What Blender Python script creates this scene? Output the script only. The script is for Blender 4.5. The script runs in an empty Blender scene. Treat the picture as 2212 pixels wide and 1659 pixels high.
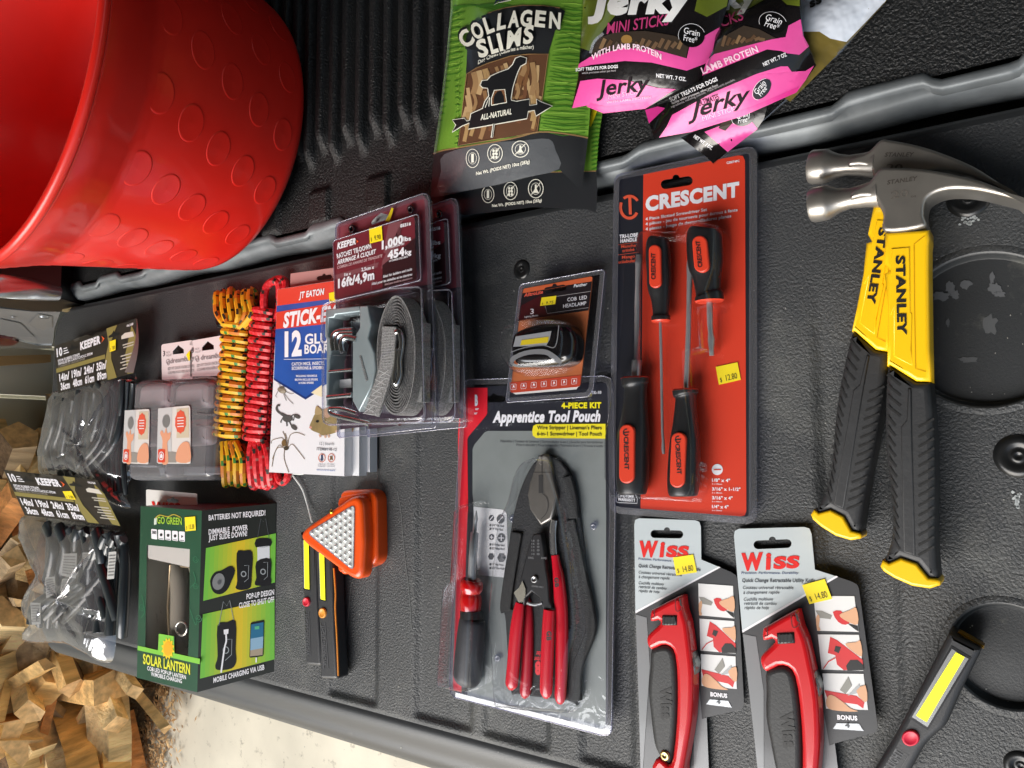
import bpy, math, random
from mathutils import Vector, Matrix, noise as mnoise
from mathutils.geometry import tessellate_polygon
random.seed(7)
C = bpy.context.scene.collection
SC = bpy.context.scene

# ------------------------------------------------------------------ camera
H, F, CX, CY = 0.68, 1661.0, 1106.0, 829.5        # height over the tailgate, focal length in 1/2212 widths
def _basis():
    V = Vector((-1300 - CX, 970 - CY, F)); V.normalize()
    X = -Vector((1036.3 - CX, -20000 - CY, F)); X = -X
    X = X - X.dot(V) * V; X.normalize()
    return X, V, X.cross(V)
AX, AY, AZ = _basis()
cam = bpy.data.objects.new('camera', bpy.data.cameras.new('camera')); C.objects.link(cam)
cam.data.sensor_fit = 'HORIZONTAL'; cam.data.sensor_width = 36; cam.data.lens = F / 2212 * 36
cam.data.clip_start = 0.01; cam.data.clip_end = 200
m = Matrix(((AX[0], -AX[1], -AX[2], 0), (AY[0], -AY[1], -AY[2], 0), (AZ[0], -AZ[1], -AZ[2], H), (0, 0, 0, 1)))
cam.matrix_world = m
SC.camera = cam

# ------------------------------------------------------------------ light
SUN_AZ, SUN_EL = math.radians(-68), math.radians(42)   # azimuth measured from +Y towards +X
w = bpy.data.worlds.new('World'); SC.world = w; w.use_nodes = True
nt = w.node_tree; bgn = nt.nodes['Background']
sky = nt.nodes.new('ShaderNodeTexSky'); sky.sky_type = 'NISHITA'; sky.sun_disc = False
sky.sun_elevation = SUN_EL; sky.sun_rotation = SUN_AZ; sky.air_density = 1.6; sky.dust_density = 4.0
nt.links.new(sky.outputs[0], bgn.inputs[0]); bgn.inputs[1].default_value = 0.12
sl = bpy.data.lights.new('sun', 'SUN'); sl.energy = 3.0; sl.angle = math.radians(50); sl.color = (.965, .985, 1)
so = bpy.data.objects.new('sun', sl); C.objects.link(so)
d = Vector((math.sin(SUN_AZ) * math.cos(SUN_EL), math.cos(SUN_AZ) * math.cos(SUN_EL), math.sin(SUN_EL)))
so.rotation_euler = d.to_track_quat('Z', 'Y').to_euler(); so.location = d * 6
SC.view_settings.view_transform = 'Standard'; SC.view_settings.look = 'None'
SC.view_settings.exposure = 0.45; SC.view_settings.gamma = 1.0; SC.view_settings.use_curve_mapping = False
SC.cycles.max_bounces = 10; SC.cycles.transparent_max_bounces = 24; SC.cycles.use_denoising = True
SC.cycles.caustics_reflective = False; SC.cycles.caustics_refractive = False

# ------------------------------------------------------------------ unprojection
CAM = Vector((0, 0, H))
def ray(x, y):
    c = Vector(((x - CX) / F, (y - CY) / F, 1))
    return Vector((AX.dot(c), AY.dot(c), AZ.dot(c)))
def P(x, y, z=0.0):
    d = ray(x, y); return CAM + d * ((z - H) / d.z)
def px_size(p):                                    # metres that one photo unit covers at p
    q = Vector(p) - CAM; return (AX[2] * q.x + AY[2] * q.y + AZ[2] * q.z) / F
class Flat:                                        # a level sheet at height z (optionally a height field on it)
    def __init__(s, z=0.0, fn=None): s.z, s.fn = z, fn
    def __call__(s, x, y, l=0.0):
        p = P(x, y, s.z + l)
        if s.fn:
            for _ in range(5): p = P(x, y, s.z + l + s.fn(p.x, p.y))
        return p
class Plane:                                       # a tilted sheet through three points
    def __init__(s, a, b, c):
        s.p = Vector(a); s.n = (Vector(b) - s.p).cross(Vector(c) - s.p).normalized()
        if s.n.dot(CAM - s.p) < 0: s.n = -s.n
    def __call__(s, x, y, l=0.0):
        d = ray(x, y); return CAM + d * ((s.p + s.n * l - CAM).dot(s.n) / d.dot(s.n))
def K(sc, ox, oy):                                 # reading scale of one measured patch -> photo units
    return lambda p: (p[0] * sc + ox, p[1] * sc + oy)
cA = K(.3333, 0, 0); c2 = K(.25, 0, 548.6); c3 = K(.25, 0, 960.1); c4 = K(.25, 0, 1244.3)
r1 = K(.25, 548.6, 373.1); r2 = K(.25, 548.6, 658.3); cL = K(.25, 493.7, 1014.9); cG = K(.25, 877.8, 0)
cJ = K(.3333, 1206.9, 0); cH = K(.2004, 932.6, 548.6); t1 = K(.1736, 960, 822.9); t2 = K(.3373, 932.6, 1042.3)
s1 = K(.2646, 1305.7, 307.2); s2 = K(.2646, 1305.7, 713.2); cW = K(.3321, 1360.5, 1108.2)
m1 = K(.2514, 1700.7, 263.3); m2 = K(.3836, 1700.7, 658.3); cT = K(.2526, 1810.4, 1239.9)
ID = lambda p: p
def on(S, k): return lambda x, y, l=0.0: S(*k((x, y)), l)
def affine(src, dst):                              # three point pairs -> map
    (x0, y0), (x1, y1), (x2, y2) = src
    M2 = Matrix(((x0, y0, 1), (x1, y1, 1), (x2, y2, 1))).inverted()
    a = M2 @ Vector([q[0] for q in dst]); b = M2 @ Vector([q[1] for q in dst])
    return lambda p: (a[0] * p[0] + a[1] * p[1] + a[2], b[0] * p[0] + b[1] * p[1] + b[2])
def quad(q, w=100., h=100.):                       # bilinear: (0..w, 0..h) -> tl, tr, br, bl
    def f(p):
        u, v = p[0] / w, p[1] / h
        a = [q[0][i] * (1 - u) + q[1][i] * u for i in (0, 1)]; b = [q[3][i] * (1 - u) + q[2][i] * u for i in (0, 1)]
        return (a[0] * (1 - v) + b[0] * v, a[1] * (1 - v) + b[1] * v)
    return f

# ------------------------------------------------------------------ materials
_M = {}
def lin(h):
    c = [int(h[i:i + 2], 16) / 255 for i in (0, 2, 4)]
    return tuple(((v + .055) / 1.055) ** 2.4 if v > .04045 else v / 12.92 for v in c) + (1,)
def _new(n):
    m_ = bpy.data.materials.new(n); m_.use_nodes = True
    t = m_.node_tree; return m_, t, t.nodes['Principled BSDF'], t.nodes['Material Output']
def nd(t, kind, ins=None, **kw):
    n = t.nodes.new('ShaderNode' + kind)
    for a, v in kw.items(): setattr(n, a, v)
    for a, v in (ins or {}).items():
        if isinstance(v, bpy.types.NodeSocket): t.links.new(v, n.inputs[a])
        else: n.inputs[a].default_value = v
    return n
def M(hexc, rough=.45, metal=0., bump=None, var=None, coat=0., spec=.5, dirt=None, name=None, stretch=None, emit=0.):
    key = (hexc, rough, metal, bump, var, coat, spec, dirt, stretch, emit)
    if key in _M: return _M[key]
    m_, t, b, o = _new(name or 'mat_' + hexc)
    col = lin(hexc); b.inputs['Base Color'].default_value = col
    b.inputs['Roughness'].default_value = rough; b.inputs['Metallic'].default_value = metal
    b.inputs['Coat Weight'].default_value = coat; b.inputs['Coat Roughness'].default_value = .08
    b.inputs['Specular IOR Level'].default_value = spec
    tc = nd(t, 'TexCoord').outputs['Object']
    if stretch: tc = nd(t, 'Mapping', {'Vector': tc, 'Scale': stretch}).outputs[0]
    if var:
        n = nd(t, 'TexNoise', {'Vector': tc, 'Scale': var[0], 'Detail': 5.0})
        r_ = nd(t, 'MapRange', {'Value': n.outputs[0], 'From Min': .3, 'From Max': .7, 'To Min': 1 - var[1], 'To Max': 1 + var[1]})
        mx = nd(t, 'Mix', data_type='RGBA', blend_type='MULTIPLY'); mx.inputs[0].default_value = 1
        mx.inputs[6].default_value = col; t.links.new(r_.outputs[0], mx.inputs[7]); last = mx.outputs[2]
        if dirt:
            n2 = nd(t, 'TexNoise', {'Vector': tc, 'Scale': dirt[1], 'Detail': 8.0, 'Roughness': .7})
            r2_ = nd(t, 'MapRange', {'Value': n2.outputs[0], 'From Min': dirt[2], 'From Max': dirt[2] + .15, 'To Min': 0., 'To Max': dirt[3]})
            mx2 = nd(t, 'Mix', data_type='RGBA'); t.links.new(r2_.outputs[0], mx2.inputs[0]); t.links.new(last, mx2.inputs[6])
            mx2.inputs[7].default_value = lin(dirt[0]); last = mx2.outputs[2]
        t.links.new(last, b.inputs['Base Color'])
    if bump:
        n = nd(t, 'TexNoise', {'Vector': tc, 'Scale': bump[0], 'Detail': 3.0, 'Roughness': .6})
        bp = nd(t, 'Bump', {'Height': n.outputs[0], 'Strength': bump[1], 'Distance': bump[2] if len(bump) > 2 else .002})
        t.links.new(bp.outputs[0], b.inputs['Normal'])
    if emit:
        b.inputs['Emission Color'].default_value = col; b.inputs['Emission Strength'].default_value = emit
    _M[key] = m_; return m_
def clear(name, tint=(.93, .94, .97), rough=.06, base=.05, edge=.6, bump=None, diffuse=0.0):
    if name in _M: return _M[name]
    m_, t, b, o = _new(name); t.nodes.remove(b)
    lw = nd(t, 'LayerWeight', {'Blend': .5})
    pw = nd(t, 'Math', {0: lw.outputs['Facing'], 1: 4.0}, operation='POWER')
    ma = nd(t, 'Math', {0: pw.outputs[0], 1: edge, 2: base}, operation='MULTIPLY_ADD', use_clamp=True)
    tr = nd(t, 'BsdfTransparent', {'Color': tint + (1,)}); gl = nd(t, 'BsdfGlossy', {'Roughness': rough})
    if bump:
        n = nd(t, 'TexNoise', {'Vector': nd(t, 'TexCoord').outputs['Object'], 'Scale': bump[0], 'Detail': 2.0, 'Distortion': 1.5})
        bp = nd(t, 'Bump', {'Height': n.outputs[0], 'Strength': bump[1], 'Distance': .004})
        t.links.new(bp.outputs[0], gl.inputs['Normal']); t.links.new(bp.outputs[0], lw.inputs['Normal'])
    mx = nd(t, 'MixShader'); t.links.new(ma.outputs[0], mx.inputs[0]); t.links.new(tr.outputs[0], mx.inputs[1]); t.links.new(gl.outputs[0], mx.inputs[2])
    out = mx.outputs[0]
    if diffuse:
        df = nd(t, 'BsdfDiffuse', {'Color': (.8, .8, .85, 1)}); m2_ = nd(t, 'MixShader', {0: diffuse})
        t.links.new(out, m2_.inputs[1]); t.links.new(df.outputs[0], m2_.inputs[2]); out = m2_.outputs[0]
    t.links.new(out, o.inputs[0]); _M[name] = m_; return m_

# ------------------------------------------------------------------ mesh building
_T = {}
def glyphs(s, bold, shear):
    k = (s, bold, shear)
    if k not in _T:
        cu = bpy.data.curves.new('t', 'FONT'); cu.body = s; cu.size = 1; cu.offset = bold; cu.shear = shear; cu.resolution_u = 3; cu.space_character = 1 + max(0, bold - .01) * 2.2
        o = bpy.data.objects.new('t', cu); me = bpy.data.meshes.new_from_object(o)
        _T[k] = ([tuple(v.co[:2]) for v in me.vertices], [tuple(p.vertices) for p in me.polygons])
        bpy.data.objects.remove(o); bpy.data.curves.remove(cu); bpy.data.meshes.remove(me)
    return _T[k]
CAP = max(v[1] for v in glyphs('H', 0, 0)[0])
def smooth(pts, n=4, closed=True):
    out = []; N = len(pts)
    for i in range(N if closed else N - 1):
        g = lambda j: pts[j % N] if closed else pts[max(0, min(N - 1, j))]
        p0, p1, p2, p3 = g(i - 1), g(i), g(i + 1), g(i + 2)
        for k in range(n):
            t = k / n
            out.append(tuple(.5 * (2 * p1[a] + (p2[a] - p0[a]) * t + (2 * p0[a] - 5 * p1[a] + 4 * p2[a] - p3[a]) * t * t + (3 * p1[a] - p0[a] - 3 * p2[a] + p3[a]) * t ** 3) for a in range(len(p1))))
    if not closed: out.append(pts[-1])
    return out
def rounded(pts, r, n=4):                          # round the corners of a polygon (r: one value or per corner)
    out = []; N = len(pts)
    for i in range(N):
        a, b, c = Vector(pts[i - 1]), Vector(pts[i]), Vector(pts[(i + 1) % N])
        ri = r[i] if isinstance(r, (list, tuple)) else r
        ri = min(ri, (a - b).length * .49, (c - b).length * .49)
        if ri <= 0: out.append(tuple(b)); continue
        s_, e_ = b + (a - b).normalized() * ri, b + (c - b).normalized() * ri
        for k in range(n + 1):
            t = k / n; out.append(tuple(s_ * (1 - t) ** 2 + b * 2 * t * (1 - t) + e_ * t * t))
    return out
def circ(x, y, rx, ry=None, n=24, a0=0, a1=360):
    ry = ry or rx; full = a1 - a0 >= 360; k = n if full else n + 1
    return [(x + rx * math.cos(math.radians(a0 + (a1 - a0) * i / n)), y + ry * math.sin(math.radians(a0 + (a1 - a0) * i / n))) for i in range(k)]
def rect(x0, y0, x1, y1): return [(x0, y0), (x1, y0), (x1, y1), (x0, y1)]
def rot(pts, a, c):
    ca, sa = math.cos(math.radians(a)), math.sin(math.radians(a))
    return [(c[0] + (x - c[0]) * ca - (y - c[1]) * sa, c[1] + (x - c[0]) * sa + (y - c[1]) * ca) for x, y in pts]
def hang_hole(x, y, w_, h_, a=0):                  # butterfly hang hole
    pts = circ(x - w_ / 2 + h_ / 2, y, h_ / 2, n=10, a0=90, a1=270) + circ(x, y - h_ / 2, h_ * .38, n=8, a0=180, a1=360) + circ(x + w_ / 2 - h_ / 2, y, h_ / 2, n=10, a0=-90, a1=90)
    return rot(pts, a, (x, y))
def area2(p): return sum(p[i - 1][0] * p[i][1] - p[i][0] * p[i - 1][1] for i in range(len(p)))
def inset(pts, d):                                 # 2D world polygon inset by d
    sg = 1 if area2(pts) > 0 else -1; out = []; N = len(pts)
    for i in range(N):
        a, b, c = (Vector(pts[j % N][:2]) for j in (i - 1, i, i + 1))
        e1, e2 = (b - a), (c - b)
        if e1.length < 1e-9 or e2.length < 1e-9: out.append(tuple(b)); continue
        e1.normalize(); e2.normalize()
        n1, n2 = Vector((-e1.y, e1.x)), Vector((-e2.y, e2.x)); n_ = n1 + n2
        if n_.length < .3: out.append(tuple(b + n1 * d * sg)); continue
        n_.normalize(); k = max(.55, n_.dot(n1)); out.append(tuple(b + n_ * (d * sg / k)))
    return out
class MB:
    def __init__(s): s.v, s.f, s.mi, s.sm, s.ms = [], [], [], [], []
    def _m(s, m_):
        if m_ not in s.ms: s.ms.append(m_)
        return s.ms.index(m_)
    def add(s, vs, fs, m_, smooth=False):
        o = len(s.v); i = s._m(m_); s.v += [Vector(v) for v in vs]
        for f in fs: s.f.append([o + k for k in f]); s.mi.append(i); s.sm.append(smooth)
    def _split(s, vs, tris, cell):
        vs = list(vs); mid = {}; out = []; st = list(tris)
        def midp(a, b):
            k = (min(a, b), max(a, b))
            if k not in mid: mid[k] = len(vs); vs.append(((vs[a][0] + vs[b][0]) / 2, (vs[a][1] + vs[b][1]) / 2))
            return mid[k]
        while st:
            t = st.pop(); e = [(math.dist(vs[t[i]], vs[t[(i + 1) % 3]]) + 1e-7 * (min(t[i], t[(i + 1) % 3])), i) for i in range(3)]
            L, i = max(e)
            if L < cell: out.append(t); continue
            a, b, c = t[i], t[(i + 1) % 3], t[(i + 2) % 3]; m_i = midp(a, b); st += [(a, m_i, c), (m_i, b, c)]
        return vs, out
    def poly(s, S, pts, m_, l=0., holes=(), cell=None):
        loops = [[Vector((p[0], p[1], 0)) for p in q] for q in [pts] + list(holes)]
        flat = [p for q in loops for p in q]; tris = [tuple(t) for t in tessellate_polygon(loops)]
        if cell:                                   # halve long edges so that the print follows a curved sheet
            vs, out = s._split([(p.x, p.y) for p in flat], tris, cell)
            s.add([S(x, y, l) for x, y in vs], out, m_, True)
        else: s.add([S(p.x, p.y, l) for p in flat], tris, m_)
    def slab(s, S, pts, m_, th, l=0., holes=(), side=None, drop=None):
        s.poly(S, pts, m_, l, holes); dn = drop or Vector((0, 0, -th))
        for q in [pts] + list(holes):
            top = [S(x, y, l) for x, y in q]; n = len(q)
            s.add(top + [p + dn for p in top], [(i, (i + 1) % n, n + (i + 1) % n, n + i) for i in range(n)], side or m_)
    def text(s, S, st, p0, p1, h, m_, l=.0006, b=.02, it=0., up=None, cell=None, arc=0.):
        V, Fs = glyphs(st, b, it); x0 = min(v[0] for v in V); x1 = max(v[0] for v in V); W = max(1e-6, x1 - x0)
        d = Vector(p1) - Vector(p0); u = Vector(up).normalized() if up else (Vector((0, -1)) if d.x > 0 and abs(d.y) < .3 * d.x else Vector((d.y, -d.x)).normalized())
        vs = []
        for x, y in V:
            t = (x - x0) / W; q = Vector(p0) + d * t + u * (y / CAP * h + arc * 4 * t * (1 - t)); vs.append((q.x, q.y))
        if cell: vs, Fs = s._split(vs, [(f[0], f[i], f[i + 1]) for f in Fs for i in range(1, len(f) - 1)], cell)
        s.add([S(x, y, l) for x, y in vs], Fs, m_, False)
    def stroke(s, S, pts, w_, m_, l=.0006, closed=False, cell=None):
        N = len(pts); a = []; b = []
        for i in range(N):
            p = Vector(pts[i]); q0 = Vector(pts[i - 1]) if (closed or i) else p; q1 = Vector(pts[(i + 1) % N]) if (closed or i < N - 1) else p
            t = q1 - q0
            if t.length < 1e-9: t = Vector((1, 0))
            t.normalize(); n = Vector((-t.y, t.x)); ww = w_[i] if isinstance(w_, (list, tuple)) else w_
            a.append(S(*(p + n * ww / 2), l)); b.append(S(*(p - n * ww / 2), l))
        s.add(a + b, [(i, (i + 1) % N, N + (i + 1) % N, N + i) for i in range(N if closed else N - 1)], m_)
    def rings(s, R, m_, cap0=True, cap1=True, smooth=True, closed=True):
        n = len(R[0]); o = [v for r in R for v in r]; fs = []
        for j in range(len(R) - 1):
            for i in range(n if closed else n - 1): fs.append((j * n + i, j * n + (i + 1) % n, (j + 1) * n + (i + 1) % n, (j + 1) * n + i))
        s.add(o, fs, m_, smooth)
        for c, r in ((cap0, R[0]), (cap1, R[-1])):
            if c: s.add(r, [tuple(t) for t in tessellate_polygon([[Vector(p) for p in r]])], m_)
    def puff(s, S, pts, z0, m_, bev=.002, top=None, steps=3, l=0.):     # solid with rounded upper edge; S gives its top height
        q = [S(x, y, l) for x, y in pts]; z1 = q[0].z; xy = [(p.x, p.y) for p in q]
        R = [[Vector((x, y, z0)) for x, y in xy]]
        for k in range(steps + 1):
            a = math.pi / 2 * k / steps; ins = bev * (1 - math.cos(a))
            R.append([Vector((x, y, z1 - bev + bev * math.sin(a))) for x, y in (inset(xy, ins) if k else xy)])
        s.rings(R, m_, cap0=False, cap1=False)
        s.add(R[-1], [tuple(t) for t in tessellate_polygon([R[-1]])], top or m_)
    def dome(s, S, pts, h, ins, m_, z0=0.):
        q = [S(x, y, z0) for x, y in pts]; xy = [(p.x, p.y) for p in q]; z = q[0].z; R = []
        for a, b in ((0, -.12), (.04, -.03), (.45, .12), (.8, .4), (.95, .75), (1, 1)):
            R.append([Vector((x, y, z + h * a)) for x, y in inset(xy, ins * b)])
        s.rings(R, m_, cap0=False, cap1=True)
    def tube(s, pts, r, m_, seg=10, flat=1., caps=True, closed=False, mats=None, upv=None):
        N = len(pts); R = []
        for i in range(N):
            p = Vector(pts[i]); a = Vector(pts[i - 1]) if (i or closed) else p; b = Vector(pts[(i + 1) % N]) if (i < N - 1 or closed) else p
            t = (b - a).normalized(); up = Vector(upv or (0, 0, 1))
            if abs(t.dot(up)) > .95: up = Vector((0, 1, 0)) if abs(t.y) < .9 else Vector((1, 0, 0))
            sd = t.cross(up).normalized(); up = sd.cross(t).normalized(); ri = r[i] if isinstance(r, (list, tuple)) else r
            R.append([p + sd * (math.cos(2 * math.pi * k / seg) * ri) + up * (math.sin(2 * math.pi * k / seg) * ri * flat) for k in range(seg)])
        if closed: R.append(R[0])
        if mats:
            for j in range(len(R) - 1):
                for k in range(seg): s.add([R[j][k], R[j][(k + 1) % seg], R[j + 1][(k + 1) % seg], R[j + 1][k]], [(0, 1, 2, 3)], mats(j, k), True)
        else: s.rings(R, m_, caps and not closed, caps and not closed)
    def ptube(s, z, pts, m_, seg=16, flat=1., k=ID, sub=3, lift=None):  # measured axis points (x, y, radius) at height z
        pts = smooth(pts, sub, False) if sub > 1 else pts; sc = math.dist(k((1, 0)), k((0, 0))); w3 = []; rr = []
        for p in pts:
            q = P(*k(p[:2]), z); w3.append(q); rr.append(p[2] * sc * px_size(q))
        s.tube(w3, rr, m_, seg, flat)
    def box(s, a, b, m_):
        (x0, y0, z0), (x1, y1, z1) = a, b
        s.add([(x, y, z) for x in (x0, x1) for y in (y0, y1) for z in (z0, z1)], [(0, 1, 3, 2), (4, 6, 7, 5), (0, 4, 5, 1), (2, 3, 7, 6), (0, 2, 6, 4), (1, 5, 7, 3)], m_)
    def build(s, name, parent=None):
        base = WL.get(parent.name, Vector()) if parent else Vector()
        me = bpy.data.meshes.new(name); me.from_pydata([v - base for v in s.v], [], s.f)
        for m_ in s.ms: me.materials.append(m_)
        me.polygons.foreach_set('material_index', s.mi); me.polygons.foreach_set('use_smooth', s.sm); me.update()
        o = bpy.data.objects.new(name, me); C.objects.link(o)
        if parent: o.parent = parent
        WL[o.name] = base; return o
WL = {}
def thing(name, label, cat, loc, group=None):
    o = bpy.data.objects.new(name, None); o.empty_display_size = .02; C.objects.link(o); o.location = loc
    o['label'] = label; o['category'] = cat
    if group: o['group'] = group
    WL[o.name] = Vector(loc); return o
def tag(o, label, cat, group=None):
    o['label'] = label; o['category'] = cat
    if group: o['group'] = group
    return o
def struct(o): o['kind'] = 'structure'; return o
def copy_tree(o, parent=None):
    c = o.copy(); C.objects.link(c)
    if parent: c.parent = parent
    for ch in list(o.children): copy_tree(ch, c)
    return c
def rigid(src, dst):                               # 2D rigid fit of world point lists -> angle, function offset
    n = len(src); a = sum((Vector(p[:2]) for p in src), Vector((0, 0))) / n; b = sum((Vector(p[:2]) for p in dst), Vector((0, 0))) / n
    sn = sum((p[0] - a.x) * (q[1] - b.y) - (p[1] - a.y) * (q[0] - b.x) for p, q in zip(src, dst))
    cs = sum((p[0] - a.x) * (q[0] - b.x) + (p[1] - a.y) * (q[1] - b.y) for p, q in zip(src, dst))
    th = math.atan2(sn, cs); R = Matrix.Rotation(th, 2)
    return th, (lambda p: b + R @ (Vector(p[:2]) - a))
WHITE = M('e8e8ea', .4, coat=.2); INK = M('141416', .45); YEL = M('ffe01a', .5); PVC = clear('clear_blister', (.965, .97, .985), .05, .06, .75, bump=(38, .12))
EDGE = clear('blister_edge', (.70, .72, .86), .1, .14, .6, diffuse=.07)
def sticker(S, k, q, txt, parent, l=.0012, shadow=None):   # yellow price label: quad in patch units
    b = MB(); s_ = on(S, k); b.poly(s_, q, M('f7de1c', .55), l)
    f = quad(q); ss = on(s_, f); ink = M('4a4418', .6)
    if txt:
        b.text(ss, '$', (9, 88), (17, 88), 24, ink, l + .0003, 0, 0, up=(0, -1)); b.text(ss, txt, (36, 88), (86, 88), 32, ink, l + .0003, 0, 0, up=(0, -1))
    return b.build('price_sticker', parent)
# ================================================================== SETTING: shed floor, siding, pickup
FLZ = -0.86
b = MB(); conc = M('d3ccba', .8, var=(4, .14), dirt=('6d6558', 30, .585, .85), bump=(120, .15), name='concrete')
b.add([(-9, -4, FLZ), (9, -4, FLZ), (9, 12, FLZ), (-9, 12, FLZ)], [(0, 1, 2, 3)], conc); struct(b.build('floor'))

WY = 3.25
b = MB(); sid = M('dedbcd', .55, var=(2, .06), name='painted_siding')
for i in range(22):
    x0 = -2.4 + i * .2
    b.add([(x0, WY, FLZ), (x0 + .185, WY, FLZ), (x0 + .19, WY + .02, FLZ), (x0 + .2, WY + .02, FLZ), (x0, WY, 2.4), (x0 + .185, WY, 2.4), (x0 + .19, WY + .02, 2.4), (x0 + .2, WY + .02, 2.4)],
          [(0, 1, 5, 4), (1, 2, 6, 5), (2, 3, 7, 6)], sid)
tag(b.build('siding_wall'), 'pale grey ribbed metal siding wall behind the firewood', 'wall')
b = MB(); b.box((-1.0, -3.2, 1.95), (4.2, WY + .1, 2.05), M('3f382f', .8, var=(3, .3), name='sky_blocker_roof_dark')); tag(b.build('sky_blocker_roof'), 'unseen dark roof added above the pickup to block the sky', 'roof')  # unseen, added to block the overhead sky so light enters from the side
b = MB(); b.box((4.0, -3.2, FLZ), (4.1, WY, 1.95), M('3a3732', .8, var=(3, .3), name='sky_blocker_wall_dark')); tag(b.build('sky_blocker_wall'), 'unseen dark wall added beyond the cab end to shut out sky light', 'wall')  # unseen wall added to darken the cab end and cut off sky
PLN = M('c49a66', .6, var=(9, .2), stretch=(1, 1, .15), name='planed_wood')
b = MB(); sp = Plane((0, WY - .08, 0), (1, WY - .08, 0), (0, WY - .08, 1))
q = [sp(*c2(p)) for p in ((-140, 885), (440, 868), (440, 935), (-140, 975))]
b.add(q + [v + Vector((0, .05, 0)) for v in q], [(0, 1, 2, 3), (4, 5, 6, 7), (0, 1, 5, 4), (1, 2, 6, 5), (2, 3, 7, 6), (3, 0, 4, 7)], PLN)
tag(b.build('timber_post'), 'bare pale timber post standing upright against the siding', 'post')

truck = thing('pickup_truck', 'black lined pickup bed with its tailgate folded down under the goods', 'pickup', (0, .5, -.1))
PL = M('36383a', .42, bump=(440, .55, .0024), var=(4, .22), dirt=('85857f', 9, .52, .2), name='tailgate_plastic')
LIN = M('1b1c1d', .33, bump=(380, .8, .003), var=(6, .2), name='bed_liner_plastic')
SMOOTH = M('343638', .38, var=(6, .15), bump=(500, .1), dirt=('7b7a74', 20, .62, .3), name='smooth_plastic')
T0, T1, TE, TS = .246, -.352, 1.5, -.42
c1c, c2c = P(2125, 712), P(2175, 1418); c1r = (P(2125, 547) - c1c).length; c2r = (P(2175, 1306) - c2c).length
chan = [P(760, 1480).y, P(955, 1515).y, P(1112, 1565).y, P(1310, 1612).y, .13]
def sst(a, b_, x):
    t = max(0., min(1., (x - a) / (b_ - a))); return t * t * (3 - 2 * t)
def tgz(X, Y):
    z = 0.
    for k, cy in enumerate(chan):
        hw = .034 if k < 3 else .022
        z -= .0045 * (1 - sst(hw, hw + .012, abs(Y - cy))) * sst(-.312, -.303, X) * (1 - sst(.05, .16, X))
    for c, r in ((c1c, c1r), (c2c, c2r)):
        dd = math.hypot(X - c.x, Y - c.y); z -= .013 * (1 - sst(r - .001, r + .004, dd))
    z -= .011 * (1 - sst(T1 - .004, T1 + .030, X)) + .0016 * max(0, 1 - abs(X - T1 - .036) / .004)
    return z
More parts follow.
